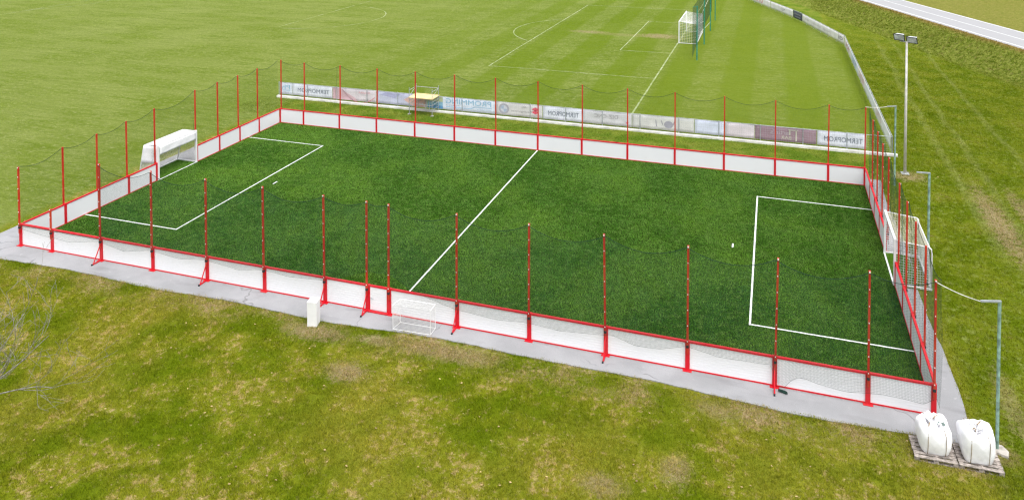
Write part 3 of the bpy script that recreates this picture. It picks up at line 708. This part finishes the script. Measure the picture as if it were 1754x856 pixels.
# ------------------------------------------------------------------ floodlight mast
t = thing('floodlight_mast', 'tall pale mast with two floodlights beside the far right corner', 'floodlight', (22.56, 12.8, -.02))
MB().tube([(0, 0, 0), (0, 0, 4.2), (0, 0, 8.1)], [.085, .075, .06], 10).build('mast', M['mast'], t, True)
MB().box(-.22, .22, -.22, .22, 0, .04).build('base_plate', M['steel'], t)
MB().bar((-.32, .05, 8.08), (.32, -.02, 8.02), .05, .05).build('cross_arm', M['steel'], t)
for sx, dz in ((-.36, .26), (.34, .12)):
    m = MB(); f0 = [(-.30, -.12, -.20), (.30, -.12, -.20), (.30, -.28, .17), (-.30, -.28, .17)]; b0 = [(-.17, .14, -.10), (.17, .14, -.10), (.19, .08, .17), (-.19, .08, .17)]
    rz_ = R(-28)
    tr = lambda p: (p[0] * math.cos(rz_) - p[1] * math.sin(rz_) + sx, p[0] * math.sin(rz_) + p[1] * math.cos(rz_), p[2] + 8.1 + dz)
    m.quadbox([tr(p) for p in f0] + [tr(p) for p in b0]); lamp = m.build('lamp_housing', M['lampcase'], t)
    g = MB(); n_ = [(-.26, -.135, -.165), (.26, -.135, -.165), (.26, -.275, .135), (-.26, -.275, .135)]
    g.poly([tr((p[0], p[1] - .012, p[2])) for p in n_]); g.build('lamp_glass', M['lampglass'], lamp)
    fr = MB()
    for i in range(4): fr.bar(tr(f0[i]), tr(f0[(i + 1) % 4]), .035, .035)
    fr.build('lamp_rim', M['dark'], lamp)
    MB().bar((sx, 0, 8.05), (sx, 0, 8.0 + dz), .04, .04).build('bracket', M['steel'], t)

# ------------------------------------------------------------------ advertising fence with banners
def text_mesh(body, mat):
    key = ('txt', body, mat.name)
    if key in _pm: return _pm[key]
    cu = bpy.data.curves.new('lettering', 'FONT'); cu.body = body; cu.resolution_u = 2; cu.extrude = 0
    ob = bpy.data.objects.new('lettering', cu); col.objects.link(ob)
    dg = bpy.context.evaluated_depsgraph_get(); me = bpy.data.meshes.new_from_object(ob.evaluated_get(dg))
    bpy.data.objects.remove(ob); bpy.data.curves.remove(cu)
    co = np.zeros(len(me.vertices) * 3); me.vertices.foreach_get('co', co); co = co.reshape(-1, 3)
    pf = [tuple(p.vertices) for p in me.polygons]; bpy.data.meshes.remove(me)
    _pm[key] = (co, pf); return _pm[key]
def lettering(parent, body, mat, x0, x1, z0, z1, frame, serif=False):
    """letters stretched to the box x0..x1, z0..z1 of the banner's own face; frame(x, z) -> local point"""
    co, pf = text_mesh(body, mat); lo, hi = co.min(0), co.max(0)
    m = MB(); m.v = [frame(x0 + (p[0] - lo[0]) / (hi[0] - lo[0]) * (x1 - x0), z0 + (p[1] - lo[1]) / (hi[1] - lo[1]) * (z1 - z0)) for p in co]; m.f = pf
    return m.build('lettering', mat, parent)
def shape(parent, name, pts, mat, frame):
    m = MB(); m.poly([frame(x, z) for x, z in pts]); return m.build(name, mat, parent)
def disc(cx, cz, rx, rz_, n=20): return [(cx + rx * math.cos(2 * math.pi * i / n), cz + rz_ * math.sin(2 * math.pi * i / n)) for i in range(n)]

FY = 16.05; FH = 1.2
def wire_bay(L):
    def mk():
        ln = []
        for i in range(int(L / .15) + 1): x = i * .15 + .04; ln.append([(x, 0, .06), (x, 0, FH - .02)])
        for j in range(8): z = .08 + j * .155; ln.append([(0, 0, z), (L, 0, z)])
        v, f = strands([np.array(l, float) for l in ln], .0035); return np_mesh('wire_mesh', v, f, M['steel'])
    return shared(('bay', round(L, 3)), mk)
def wire_fence(label, p0, p1, bay=2.7):
    p0, p1 = Vector(p0), Vector(p1); L = (p1 - p0).length; n = max(1, round(L / bay)); b = L / n
    t = thing('wire_fence', label, 'fence', (p0.x, p0.y, -.02), math.atan2(p1.y - p0.y, p1.x - p0.x))
    pm = shared('fpost', lambda: MB().tube([(0, 0, 0), (0, 0, FH + .04)], .026, 8).mesh('fence_post', M['steel']))
    for i in range(n + 1): put('fence_post', pm, t, (i * b, 0, 0))
    wb = wire_bay(b); rmz = shared(('frail', round(b, 3)), lambda: MB().tube([(0, 0, 0), (b, 0, 0)], .021, 6).mesh('top_rail', M['steel']))
    for i in range(n): put('wire_mesh', wb, t, (i * b, 0, 0)); put('top_rail', rmz, t, (i * b, 0, FH))
    return t
wire_fence('straight wire fence carrying the mirrored banners behind the court', (-24.56, FY), (22.3, FY))
wire_fence('wire fence running away from the corner beside the floodlight mast', (22.3, FY), (22.3, 51.4))
wire_fence('bent wire fence stretch beyond the field corner, nearer part', (22.3, 51.4), (18.1, 66.2))
wire_fence('wire fence stretch beyond the field corner, farther part', (18.1, 66.2), (9.0, 88.5))
kb = MB()
xs_ = np.arange(-24.6, 22.6, 2.36)
kerb = bpy.data.objects.new('kerb', None); col.objects.link(kerb); kerb.location = (-24.6, FY - .17, 0); tag(kerb, kind='structure')
km = MB().box(0, 2.345, -.12, .12, -.08, .12).mesh('kerb_stone', M['kerb'])
for k in range(20): put('kerb_stone', km, kerb, (k * 2.36, rng.uniform(-.008, .008), rng.uniform(-.006, .006)))

def banner(label, p0, p1, colr, back=True, z0=.20, z1=1.15, side=1, off=.045):
    """hangs on the fence from p0 to p1; its face frame runs so that print shows on the side seen from the court"""
    p0, p1 = Vector(p0), Vector(p1); L = (p1 - p0).length; ang = math.atan2(p1.y - p0.y, p1.x - p0.x)
    t = thing('banner', label, 'banner', (p0.x, p0.y, 0), ang)
    m = MB(); n = max(4, int(L / .25)); rows = 4
    wob = rng.random() * 6
    for j in range(rows + 1):
        for i in range(n + 1):
            x = L * i / n; z = z0 + (z1 - z0) * j / rows - (.012 * math.sin(i * 1.3 + wob) if j in (0, rows) else 0)
            m.v.append((x, side * (off + .008 * math.sin(i * .9 + j * 1.1 + wob)), z))
    for j in range(rows):
        for i in range(n): k = j * (n + 1) + i; m.f.append((k, k + 1, k + n + 2, k + n + 1))
    o = m.build('cloth', flat(*colr), t, True); md = o.modifiers.new('t', 'SOLIDIFY'); md.thickness = .003
    yf = side * off - .016 * (1 if side == 1 else -1) if back else side * off
    if back: fr = lambda x, z: (L - x, off - .016, z)           # seen from behind: mirrored
    else: fr = lambda x, z: (L - x, off + .016, z)
    return t, fr, L
# ---- banners of the straight fence, seen from behind (x measured from the right-hand end)
def bx(x0, x1, label, c): return banner(label, (x0, FY), (x1, FY), c)
NAVY = flat(110, 118, 136); LB = flat(150, 196, 226); GREY = flat(150, 148, 146); RED = flat(222, 120, 130)
t, fr, L = bx(-24.5, -23.32, 'narrow white banner with pale blue letters at the left end of the wire fence', (226, 232, 246))
lettering(t, 'Ph', LB, .2, .95, .62, 1.0, fr); shape(t, 'underline', [(.2, .52), (.95, .52), (.95, .56), (.2, .56)], LB, fr); lettering(t, 'zavod', flat(190, 205, 225), .3, .85, .36, .44, fr)
def termo(x0, x1, label):
    t, fr, L = bx(x0, x1, label, (232, 235, 246)); lettering(t, 'TERMOPROM', NAVY, L * .07, L * .86, .50, .84, fr)
    # small serifs under and over the stems
    shape(t, 'mark', [(L * .90, .52), (L * .905, .52), (L * .905, .82), (L * .90, .82)], flat(196, 200, 212), fr); return t
termo(-23.30, -19.5, 'white banner with mirrored navy lettering near the left end, beside the narrow blue-lettered banner')
t, fr, L = bx(-19.47, -15.47, 'cream and pink banner with a red curve and small red word', (226, 216, 222))
shape(t, 'swoosh', [(L, .22), (L, 1.13), (L - 1.2, 1.13), (L - .9, .75), (L - .9 + .2, .22)] if False else [(L - .02, .22), (L - .02, 1.12), (L - .75, 1.12), (L - 1.3, .80), (L - 2.1, .42), (L - 2.3, .22)], flat(214, 178, 186), fr)
pts = []; 
for i in range(15): u = i / 14; pts.append((L - .9 - 3.0 * u, 1.10 - 3.1 * u * (1 - u) * 1.0 - .45 * u))
shape(t, 'red_curve', pts + [(x, z - .05) for x, z in reversed(pts)], RED, fr)
lettering(t, 'PEKARA', flat(226, 160, 170), .55, 1.6, .82, .98, fr)
t, fr, L = bx(-15.44, -11.02, 'lilac banner with an orange bread shape behind the scaffold', (210, 212, 236))
shape(t, 'orange_shape', [(.12, .22), (.12, 1.12), (1.2, 1.1), (2.0, .66), (1.2, .22)], flat(230, 188, 176), fr); shape(t, 'violet_patch', [(2.3, 1.05), (3.6, 1.12), (4.1, .9), (2.8, .7)], flat(190, 190, 226), fr)
t, fr, L = bx(-10.98, -5.3, 'white banner with large mirrored light blue lettering and blue blocks', (228, 236, 250))
lettering(t, 'PROMMING', LB, .35, 4.1, .68, 1.08, fr)
lettering(t, 'industrijska oprema', flat(196, 206, 214), 1.7, 2.8, .52, .60, fr); lettering(t, 'WORKSPACE', flat(140, 146, 156), 2.9, 4.1, .50, .60, fr)
shape(t, 'blue_line', [(.3, .60), (1.7, .60), (2.0, .44), (4.1, .44), (4.1, .40), (1.98, .40), (1.68, .56), (.3, .56)], LB, fr); lettering(t, 'www.promming.si', LB, .3, 1.5, .36, .44, fr)
shape(t, 'yellow_block', [(4.35, .75), (5.66, .75), (5.66, 1.13), (4.35, 1.13)], flat(206, 214, 170), fr); shape(t, 'cyan_block', [(4.35, .45), (5.66, .45), (5.66, .745), (4.35, .745)], flat(150, 200, 226), fr); shape(t, 'blue_block', [(4.35, .22), (5.66, .22), (5.66, .445), (4.35, .445)], flat(96, 156, 204), fr)
t, fr, L = bx(-5.26, -1.56, 'cream banner with a round grey badge, a name and a red emblem', (222, 219, 218))
shape(t, 'badge_ring', disc(3.05, .68, .42, .40), flat(178, 176, 186), fr); shape(t, 'badge_face', disc(3.05, .68, .27, .26), flat(214, 216, 226), lambda x, z: (L - x, .026, z))
shape(t, 'badge_quarter', [(3.05, .66), (3.32, .66), (3.24, .86), (3.05, .94)], flat(176, 190, 214), lambda x, z: (L - x, .023, z)); shape(t, 'badge_quarter', [(3.05, .66), (2.78, .66), (2.86, .50), (3.05, .42)], flat(176, 190, 214), lambda x, z: (L - x, .023, z))
lettering(t, 'AC', GREY, 1.25, 1.65, .86, 1.0, fr); lettering(t, 'Baumgartner', GREY, .85, 2.5, .46, .66, fr)
for dz in (0, .22): shape(t, 'red_emblem', [(.55, .98 - dz), (.85, .82 - dz), (.55, .66 - dz), (.25, .82 - dz)] , flat(232, 92, 112), fr)
lettering(t, 'SUZUKI', flat(190, 184, 186), .2, .85, .32, .40, fr)
termo(-1.52, 1.45, 'white banner with mirrored navy lettering in the middle of the wire fence')
t, fr, L = bx(1.5, 5.16, 'faded grey banner with pale mirrored letters and a small pink dot', (216, 215, 218))
lettering(t, 'DIZ-CNC', flat(176, 172, 176), 1.0, 2.75, .66, .94, fr); shape(t, 'pink_dot', disc(.32, .46, .09, .09), flat(226, 130, 160), fr)
t, fr, L = bx(5.2, 9.58, 'cream white banner with a grey disc and slanted strokes', (221, 220, 217))
shape(t, 'grey_disc', disc(1.78, .60, .32, .26), flat(166, 164, 176), fr)
for x0, x1, z0, z1 in ((2.6, 2.66, .40, .88), (2.28, 2.16, .88, .56), (1.42, 1.30, .62, .96)):
    shape(t, 'stroke', [(x0, z0), (x0 + .06, z0), (x1 + .06, z1), (x1, z1)], flat(160, 158, 170), fr)
bx(9.62, 11.66, 'plain bluish white banner between the grey disc banner and the pale pink one', (222, 228, 246)); bx(11.7, 13.65, 'plain pale pink banner beside the mauve banner', (226, 216, 222))
t, fr, L = bx(13.68, 17.65, 'mauve banner with mirrored pale lettering of a bar', (162, 134, 146))
PB = flat(206, 204, 186)
lettering(t, 'artin\'s', flat(190, 176, 184), 1.75, 2.95, .66, .96, fr); lettering(t, 'BAR', PB, 1.6, 2.25, .36, .58, fr)
shape(t, 'monogram_stem', [(1.25, .28), (1.33, .28), (1.33, 1.04), (1.25, 1.04)], PB, fr); shape(t, 'monogram_bar', [(1.16, .98), (1.8, .98), (1.8, 1.04), (1.16, 1.04)], PB, fr); shape(t, 'monogram_stem', [(1.66, .66), (1.74, .66), (1.74, 1.0), (1.66, 1.0)], PB, fr)
termo(17.70, 20.72, 'white banner with mirrored navy lettering at the right end, beside the mauve banner')
# ---- banners on the fence that runs away to the right, seen from the field side
def fb(p0, p1, label, c): return banner(label, p0, p1, c, back=False)
side_list = [((22.3, 16.6), (22.3, 20.2), (236, 237, 240), 'white banner nearest the green guy post on the receding fence', None),
             ((22.3, 20.25), (22.3, 25.2), (240, 240, 242), 'white banner with a faint red mark on the receding fence', ('MIZARSTVO', (226, 190, 194))),
             ((22.3, 25.25), (22.3, 31.0), (234, 237, 244), 'bluish white banner in the middle of the receding fence', None),
             ((22.3, 31.05), (22.3, 37.0), (238, 232, 234), 'white banner with pink lettering on the receding fence', ('GOSTILNA', (226, 168, 178))),
             ((22.3, 37.05), (22.3, 43.5), (228, 234, 246), 'pale banner with blue lettering on the receding fence', ('ELEKTRO', (150, 176, 222))),
             ((22.3, 43.55), (22.3, 51.2), (240, 236, 236), 'white banner with a red and navy mark near the field corner', ('SPORT', (214, 150, 160)))]
for p0, p1, c, lb, tx in side_list:
    t, fr, L = fb(p0, p1, lb, c)
    if tx: lettering(t, tx[0], flat(*tx[1]), L * .22, L * .80, .45, .95, fr)
def along(u, v, a): return (u[0] + (v[0] - u[0]) * a, u[1] + (v[1] - u[1]) * a)
S1, S2, S3 = (22.3, 51.4), (18.1, 66.2), (9.0, 88.5)
for a, b, c, lb, tx in ((.01, .12, (232, 228, 230), 'short white banner with a dark figure at the field corner', ('ID', (120, 118, 130))), (.125, .93, (236, 234, 234), 'long white banner with small coloured scribbles past the field corner', ('NK  obcina  sport', (206, 198, 206)))):
    t, fr, L = fb(along(S1, S2, a), along(S1, S2, b), lb, c); lettering(t, tx[0], flat(*tx[1]), L * .1, L * .82, .5, .85, fr)
t, fr, L = fb(along(S1, S2, .935), along(S2, S3, .085), 'dark navy banner with pale writing between white banners', (78, 82, 98))
lettering(t, 'LESNINA', flat(190, 190, 196), L * .15, L * .85, .72, .92, fr); lettering(t, 'montaza', flat(170, 172, 182), L * .2, L * .8, .38, .54, fr)
t, fr, L = fb(along(S2, S3, .09), along(S2, S3, .405), 'white banner with dark initials beyond the navy banner', (236, 234, 236)); lettering(t, 'CLM', flat(150, 150, 160), L * .48, L * .66, .5, .85, fr)
t, fr, L = fb(along(S2, S3, .41), along(S2, S3, .70), 'white banner with bold red lettering at the top edge of the view', (240, 236, 238)); lettering(t, 'AVTO', flat(226, 96, 120), L * .12, L * .6, .45, 1.0, fr)

# ------------------------------------------------------------------ scaffold tower
t = thing('scaffold_tower', 'small scaffold tower with yellow deck standing before the wire fence', 'scaffold', (-10.9, 15.35, 0))
sx, sy = .96, .58; dh = 1.29
for x in (-sx, sx):
    for y in (-sy, sy):
        MB().tube([(x, y, .03), (x, y, 2.06)], .024, 8).build('standard', M['steel'], t); MB().box(x - .1, x + .1, y - .1, y + .1, -.02, .03).build('base_pad', M['concrete'], t)
    for z in (.45, .8, 1.05, 1.85): MB().tube([(x, -sy, z), (x, sy, z)], .018, 6).build('rung', M['steel'], t)
    MB().tube([(x, -sy, 1.42), (x, sy, 1.85)], .015, 6).build('guard_diagonal', M['steel'], t)
    MB().tube([(x * .78, -sy, .3), (x * .78, -sy, 1.25)], .016, 6).build('frame_upright', M['steel'], t)
    MB().tube([(x * .78, sy, .3), (x * .78, sy, 1.25)], .016, 6).build('frame_upright', M['steel'], t)
for y in (-sy, sy):
    MB().tube([(-sx, y, .85), (sx, y, .78)], .018, 6).build('ledger', M['steel'], t)
    MB().tube([(-sx * .6, y, .4), (sx * .1, y, .95)], .014, 6).build('brace', M['steel'], t); MB().tube([(sx * .6, y, .4), (sx * .1, y, .95)], .014, 6).build('brace', M['steel'], t)
MB().tube([(-sx, sy, 1.85), (sx, sy, 1.85)], .02, 6).build('guard_rail', M['steel'], t)
o = MB().box(-sx - .05, sx + .05, -sy - .06, sy + .06, dh - .02, dh + .025).build('deck', M['deck'], t)

# ------------------------------------------------------------------ football goal and ball stop
t = thing('football_goal', 'large white football goal with netting on the grass field', 'goal', (4.7, 51.3, -.02))
g = 3.66; h = 2.44
for y in (-g, g): MB().tube([(0, y, 0), (0, y, h)], .06, 10).build('goal_post', M['white'], t)
MB().tube([(0, -g - .06, h), (0, g + .06, h)], .06, 10).build('crossbar', M['white'], t)
bx_ = 1.95
for y in (-g, g):
    MB().tube([(0, y, .05), (bx_, y, .05)], .035, 6).build('ground_bar', M['white'], t)
MB().tube([(bx_, -g, .05), (bx_, g, .05)], .035, 6).build('rear_ground_bar', M['white'], t)
quad_net(t, (bx_, -g, .05), (bx_, g, .05), (bx_, g, 2.2), (bx_, -g, 2.2), .14, .008, M['whitenet'], sag=.12, nrm=(-1, 0, 0))
quad_net(t, (0, -g, h), (0, g, h), (bx_, g, 2.2), (bx_, -g, 2.2), .14, .008, M['whitenet'], sag=.25)
quad_net(t, (0, -g, .05), (bx_, -g, .05), (bx_, -g, 2.2), (0, -g, h), .18, .010, M['yelnet']); quad_net(t, (0, g, .05), (bx_, g, .05), (bx_, g, 2.2), (0, g, h), .18, .010, M['whitenet'])
quad_net(t, (.09, -g + .02, .05), (bx_, -g + .02, .05), (bx_, -g + .02, 2.2), (.09, -g + .02, h), .18, .008, flat(90, 140, 190))
t = thing('ball_stop', 'row of green posts with dark net behind the football goal', 'ball stop', (7.45, 39.8, -.02))
py = [0, 8.1, 16.4, 24.1]
for y in py:
    MB().tube([(0, y, 0), (0, y, 5.5)], .06, 10).build('post', M['greenpost'], t); MB().bar((0, y, 5.42), (-.45, y, 5.36), .04, .04).build('arm', M['greenpost'], t)
for a, b in zip(py[:-1], py[1:]): quad_net(t, (-.45, a, 1.2 if a > 5 else .3), (-.45, b, 1.2), (-.45, b, 5.3), (-.45, a, 5.3), .13, .004, M['net'], sag=.2)
MB().tube([(-.8, 8.0, 2.2), (0, 16.3, 4.4)], .014, 5).build('rope', M['rope'], t); MB().tube([(-.8, 8.0, 2.2), (0, 8.1, 2.6)], .014, 5).build('rope', M['rope'], t)
MB().tube([(-.8, 8.0, .8), (0, 16.3, 1.1)], .014, 5).build('rope', M['rope'], t)

# ------------------------------------------------------------------ bare tree reaching in from the left
t = thing('bare_tree', 'bare lichen-spotted tree reaching in from the left edge', 'tree', (-8.5, -20.8, -.03))
tr_ = MB(); tw = MB(); li = MB(); q = random.Random(21)
tr_.tube([(0, 0, 0), (.05, .02, .8), (.0, .1, 1.7), (.12, .1, 2.4)], [.15, .12, .11, .09], 10)
def branch(p, d, L, r, depth, mb):
    n = 5; pts = [Vector(p)]; d = Vector(d).normalized()
    for i in range(n):
        d = (d + Vector((q.uniform(-.22, .22), q.uniform(-.22, .22), q.uniform(-.14, .2)))).normalized(); pts.append(pts[-1] + d * L / n)
    mb.tube(pts, [max(.004, r * (1 - .6 * i / n)) for i in range(n + 1)], 6 if depth < 2 else 5)
    if depth in (1, 2) and q.random() < .35:
        k = q.randint(1, 3); a = pts[k]; li.tube([a, a.lerp(pts[k + 1], .4)], r * 1.15 * (1 - .6 * k / n) + .003, 6)
    if depth >= 4: return
    for k in range(q.randint(3, 5) if depth < 3 else 2):
        i = q.randint(1, n); side = Vector((q.uniform(-1, 1), q.uniform(-1, 1), q.uniform(-.35, .7)))
        branch(pts[i], d * .8 + side * .8, L * q.uniform(.45, .66), r * (1 - .55 * i / n) * .6, depth + 1, tw)
for k, (ax, ay, az, L) in enumerate(((1, .25, .75, 2.4), (1, .65, .45, 2.5), (.9, -.15, .9, 2.2), (.5, 1, .6, 2.4), (-.6, .4, 1, 2.0), (.3, -.9, .8, 2.0), (-1, -.3, .8, 2.0), (1, -.2, .3, 2.3), (.8, .45, 1.1, 2.3))):
    branch((.05, .08, 1.5 + .1 * k), (ax, ay, az), L, .026, 1, tr_)
tr_.build('trunk', M['bark'], t, True); tw.build('crown', M['bark'], t, True); li.build('lichen', M['lichen'], t, True)

# ------------------------------------------------------------------ hedge beyond the road (top right corner)
t = thing('hedge', 'dark hedge beyond the road in the top right corner', 'hedge', (50, 86, ROAD_Z - .03))
P = nrg.normal(0, 1, (26000, 3)); P /= np.linalg.norm(P, axis=1)[:, None]; P *= (nrg.random(26000) ** .4)[:, None]
cxs = nrg.uniform(-7, 14, 26000); c0 = np.stack([cxs + P[:, 0] * 1.2, .32 * cxs + P[:, 1] * 1.5 + .5, 1.5 + P[:, 2] * 1.6 * (.8 + .4 * vnoise(cxs * .6, cxs * 0))], 1); c0[:, 2] = np.maximum(c0[:, 2], .05)
e1 = nrg.normal(0, .09, (26000, 3)); e2 = nrg.normal(0, .09, (26000, 3))
v = np.stack([c0, c0 + e1, c0 + e2], 1).reshape(-1, 3); f = np.arange(78000).reshape(-1, 3)
put('crown', np_mesh('crown', v, f, M['hedge']), t)
m = MB()
for k in range(14): x = -6.5 + k * 1.5; m.tube([(x, .32 * x + .5, 0), (x + .1, .32 * x + .55, 1.6)], [.07, .04], 6)
m.build('stem', M['bark'], t)

# ------------------------------------------------------------------ grass blades (stuff)
def blades(name, x0, x1, y0, y1, dens, hmin, hmax, wid, per, keep, label):
    n = int((x1 - x0) * (y1 - y0) * dens); x = nrg.uniform(x0, x1, n); y = nrg.uniform(y0, y1, n)
    k = keep(x, y); x, y = x[k], y[k]
    clump = vnoise(x * 2.1 + 11, y * 2.1) * .6 + vnoise(x * .6, y * .6 + 5) * .4
    n = len(x); x = np.repeat(x, per) + nrg.normal(0, .03, n * per); y = np.repeat(y, per) + nrg.normal(0, .03, n * per); clump = np.repeat(clump, per)
    k2 = keep(x, y); x, y, clump = x[k2], y[k2], clump[k2]
    n = len(x); h = (hmin + (hmax - hmin) * nrg.random(n)) * (.55 + .9 * clump); a = nrg.uniform(0, 2 * math.pi, n); ln = nrg.uniform(.15, 1.0, n) * h
    z = terrain(x, y); ca, sa = np.cos(a), np.sin(a); b = a + nrg.uniform(-.8, .8, n); w = wid * nrg.uniform(.6, 1.4, n)
    v = np.stack([np.stack([x - sa * w, y + ca * w, z - .005], 1), np.stack([x + sa * w, y - ca * w, z - .005], 1), np.stack([x + np.cos(b) * ln, y + np.sin(b) * ln, z + h], 1)], 1).reshape(-1, 3)
    rv = np.repeat(np.clip(nrg.normal(.5, .22, n), 0, 1), 3); rv[2::3] += .12
    o = put(name, np_mesh(name, v, np.arange(3 * n).reshape(-1, 3), M['blade'], rv)); return tag(o, label, 'grass', kind='stuff')
def turf_fibres():
    n = 900000; x = nrg.uniform(-19.97, 19.97, n); y = nrg.uniform(-9.97, 9.97, n)
    pn = 60000; x = np.concatenate([x, np.where(np.arange(pn) % 2, nrg.uniform(-21.65, -20, pn), nrg.uniform(20, 21.0, pn))]); y = np.concatenate([y, nrg.uniform(-1.6, 1.6, pn)])
    for lx, ly, hx, hy in ((0, 0, .040, 10), (-14.06, 0, .040, 6.55), (14.06, 0, .040, 6.55), (-17, 6.5, 3, .040), (-17, -6.5, 3, .040), (17, 6.5, 3, .040), (17, -6.5, 3, .040), (-19.98, 0, .06, 1.6), (19.98, 0, .06, 1.6), (-13.1, .15, .06, .2), (13.05, .1, .06, .2)):
        k = ~((np.abs(x - lx) < hx) & (np.abs(y - ly) < hy)); x, y = x[k], y[k]
    n = len(x); clump = vnoise(x * 2.4 + 5, y * 2.4) * .5 + vnoise(x * 7, y * 7 + 3) * .5
    h = .022 + .036 * nrg.random(n) * (.4 + clump * 1.2); a = nrg.uniform(0, 6.283, n); b = nrg.normal(2.4, 1.2, n); ln = h * nrg.uniform(.05, .75, n); w = nrg.uniform(.005, .009, n)
    v = np.stack([np.stack([x - np.sin(a) * w, y + np.cos(a) * w, x * 0 + .010], 1), np.stack([x + np.sin(a) * w, y - np.cos(a) * w, x * 0 + .010], 1), np.stack([x + np.cos(b) * ln, y + np.sin(b) * ln, .012 + h], 1)], 1).reshape(-1, 3)
    rv = np.repeat(np.clip(nrg.normal(.45, .25, n), 0, 1), 3); rv[2::3] += .15
    o = put('turf_fibres', np_mesh('turf_fibres', v, np.arange(3 * n).reshape(-1, 3), M['fibre'], rv), turf); tag(o, kind='stuff')
turf_fibres()
def off_court(x, y): return ~((np.abs(x + .64) < 21.68) & (np.abs(y) < 11.22))
def no_bare(x, y):
    return off_court(x, y) & (vnoise(x * 1.9 + 3, y * 1.9) >.06)
blades('lawn_grass', -26, 23.5, -24, -11.0, 340, .03, .078, .0095, 4, lambda x, y: no_bare(x, y) & (x > -27 + (-11 - y) * 1.55), 'short patchy lawn grass in the foreground')
blades('side_grass', 21, 37, -14, 84, 120, .035, .085, .012, 4, lambda x, y: off_court(x, y) & ((y < 16.2) | (x + np.maximum(y - 51.4, 0) * .30 > 22.4)) & (((x - BANK_A[0]) * BANK_N[0] + (y - BANK_A[1]) * BANK_N[1]) < -4.2) & (x < 27 + (y + 14) * .22 + 3) & (vnoise(x * 97.3, y * 91.7) > sstep(y, 20, 84) * .95), 'green lawn grass right of the court')
blades('bank_grass', 20, 42, 30, 92, 45, .06, .16, .02, 4, lambda x, y: (lambda s: (s > -5.2) & (s < -.35))((x - BANK_A[0]) * BANK_N[0] + (y - BANK_A[1]) * BANK_N[1]), 'rough tufted grass on the bank below the road')
blades('strip_grass', -26, 22, 11.3, 15.7, 90, .035, .07, .011, 4, lambda x, y: off_court(x, y), 'grass strip between the court and the wire fence')
blades('fence_foot_grass', -24.5, 22.2, 15.95, 16.5, 160, .05, .12, .012, 4, lambda x, y: off_court(x, y), 'taller grass along the foot of the wire fence')

edge_y = lambda x: -11.25 + .28 * np.exp(-((x - 6) / 6) ** 2) + .08 * np.sin(x * .7)
blades('edge_grass', -22.3, 21, -11.6, -10.85, 420, .03, .085, .009, 4, lambda x, y: (np.abs(y - edge_y(x) + .05) < .13 * vnoise(x * 3.3, x * 0 + 4)) | ((y > edge_y(x)) & (y < edge_y(x) + .35 * (vnoise(x * 1.3, x * 0 + 9) - .62))), 'ragged grass creeping over the near edge of the paving')
blades('edge_grass', 20.7, 21.4, -11.2, 11, 300, .03, .08, .010, 4, lambda x, y: np.abs(x - 21.03 - .08 * np.sin(y * .6)) < .14 * vnoise(y * 3.3, y * 0 + 4), 'ragged grass along the right edge of the paving')
# fallen leaves
n = 420; lx = nrg.uniform(-18, 34, n); ly = np.where(lx < 21, nrg.uniform(-22, -11.5, n), nrg.uniform(-12, 40, n)); lz = terrain(lx, ly) + .05
a = nrg.uniform(0, 6.28, n); s_ = nrg.uniform(.02, .05, n)
v = np.stack([np.stack([lx + s_ * np.cos(a + k * 1.5708), ly + s_ * .7 * np.sin(a + k * 1.5708), lz + nrg.uniform(0, .03, n)], 1) for k in range(4)], 1).reshape(-1, 3)
tag(put('fallen_leaves', np_mesh('fallen_leaves', v, np.arange(4 * n).reshape(-1, 4), M['leaf'])), 'scattered small dry leaves on the lawn', 'leaves', kind='stuff')
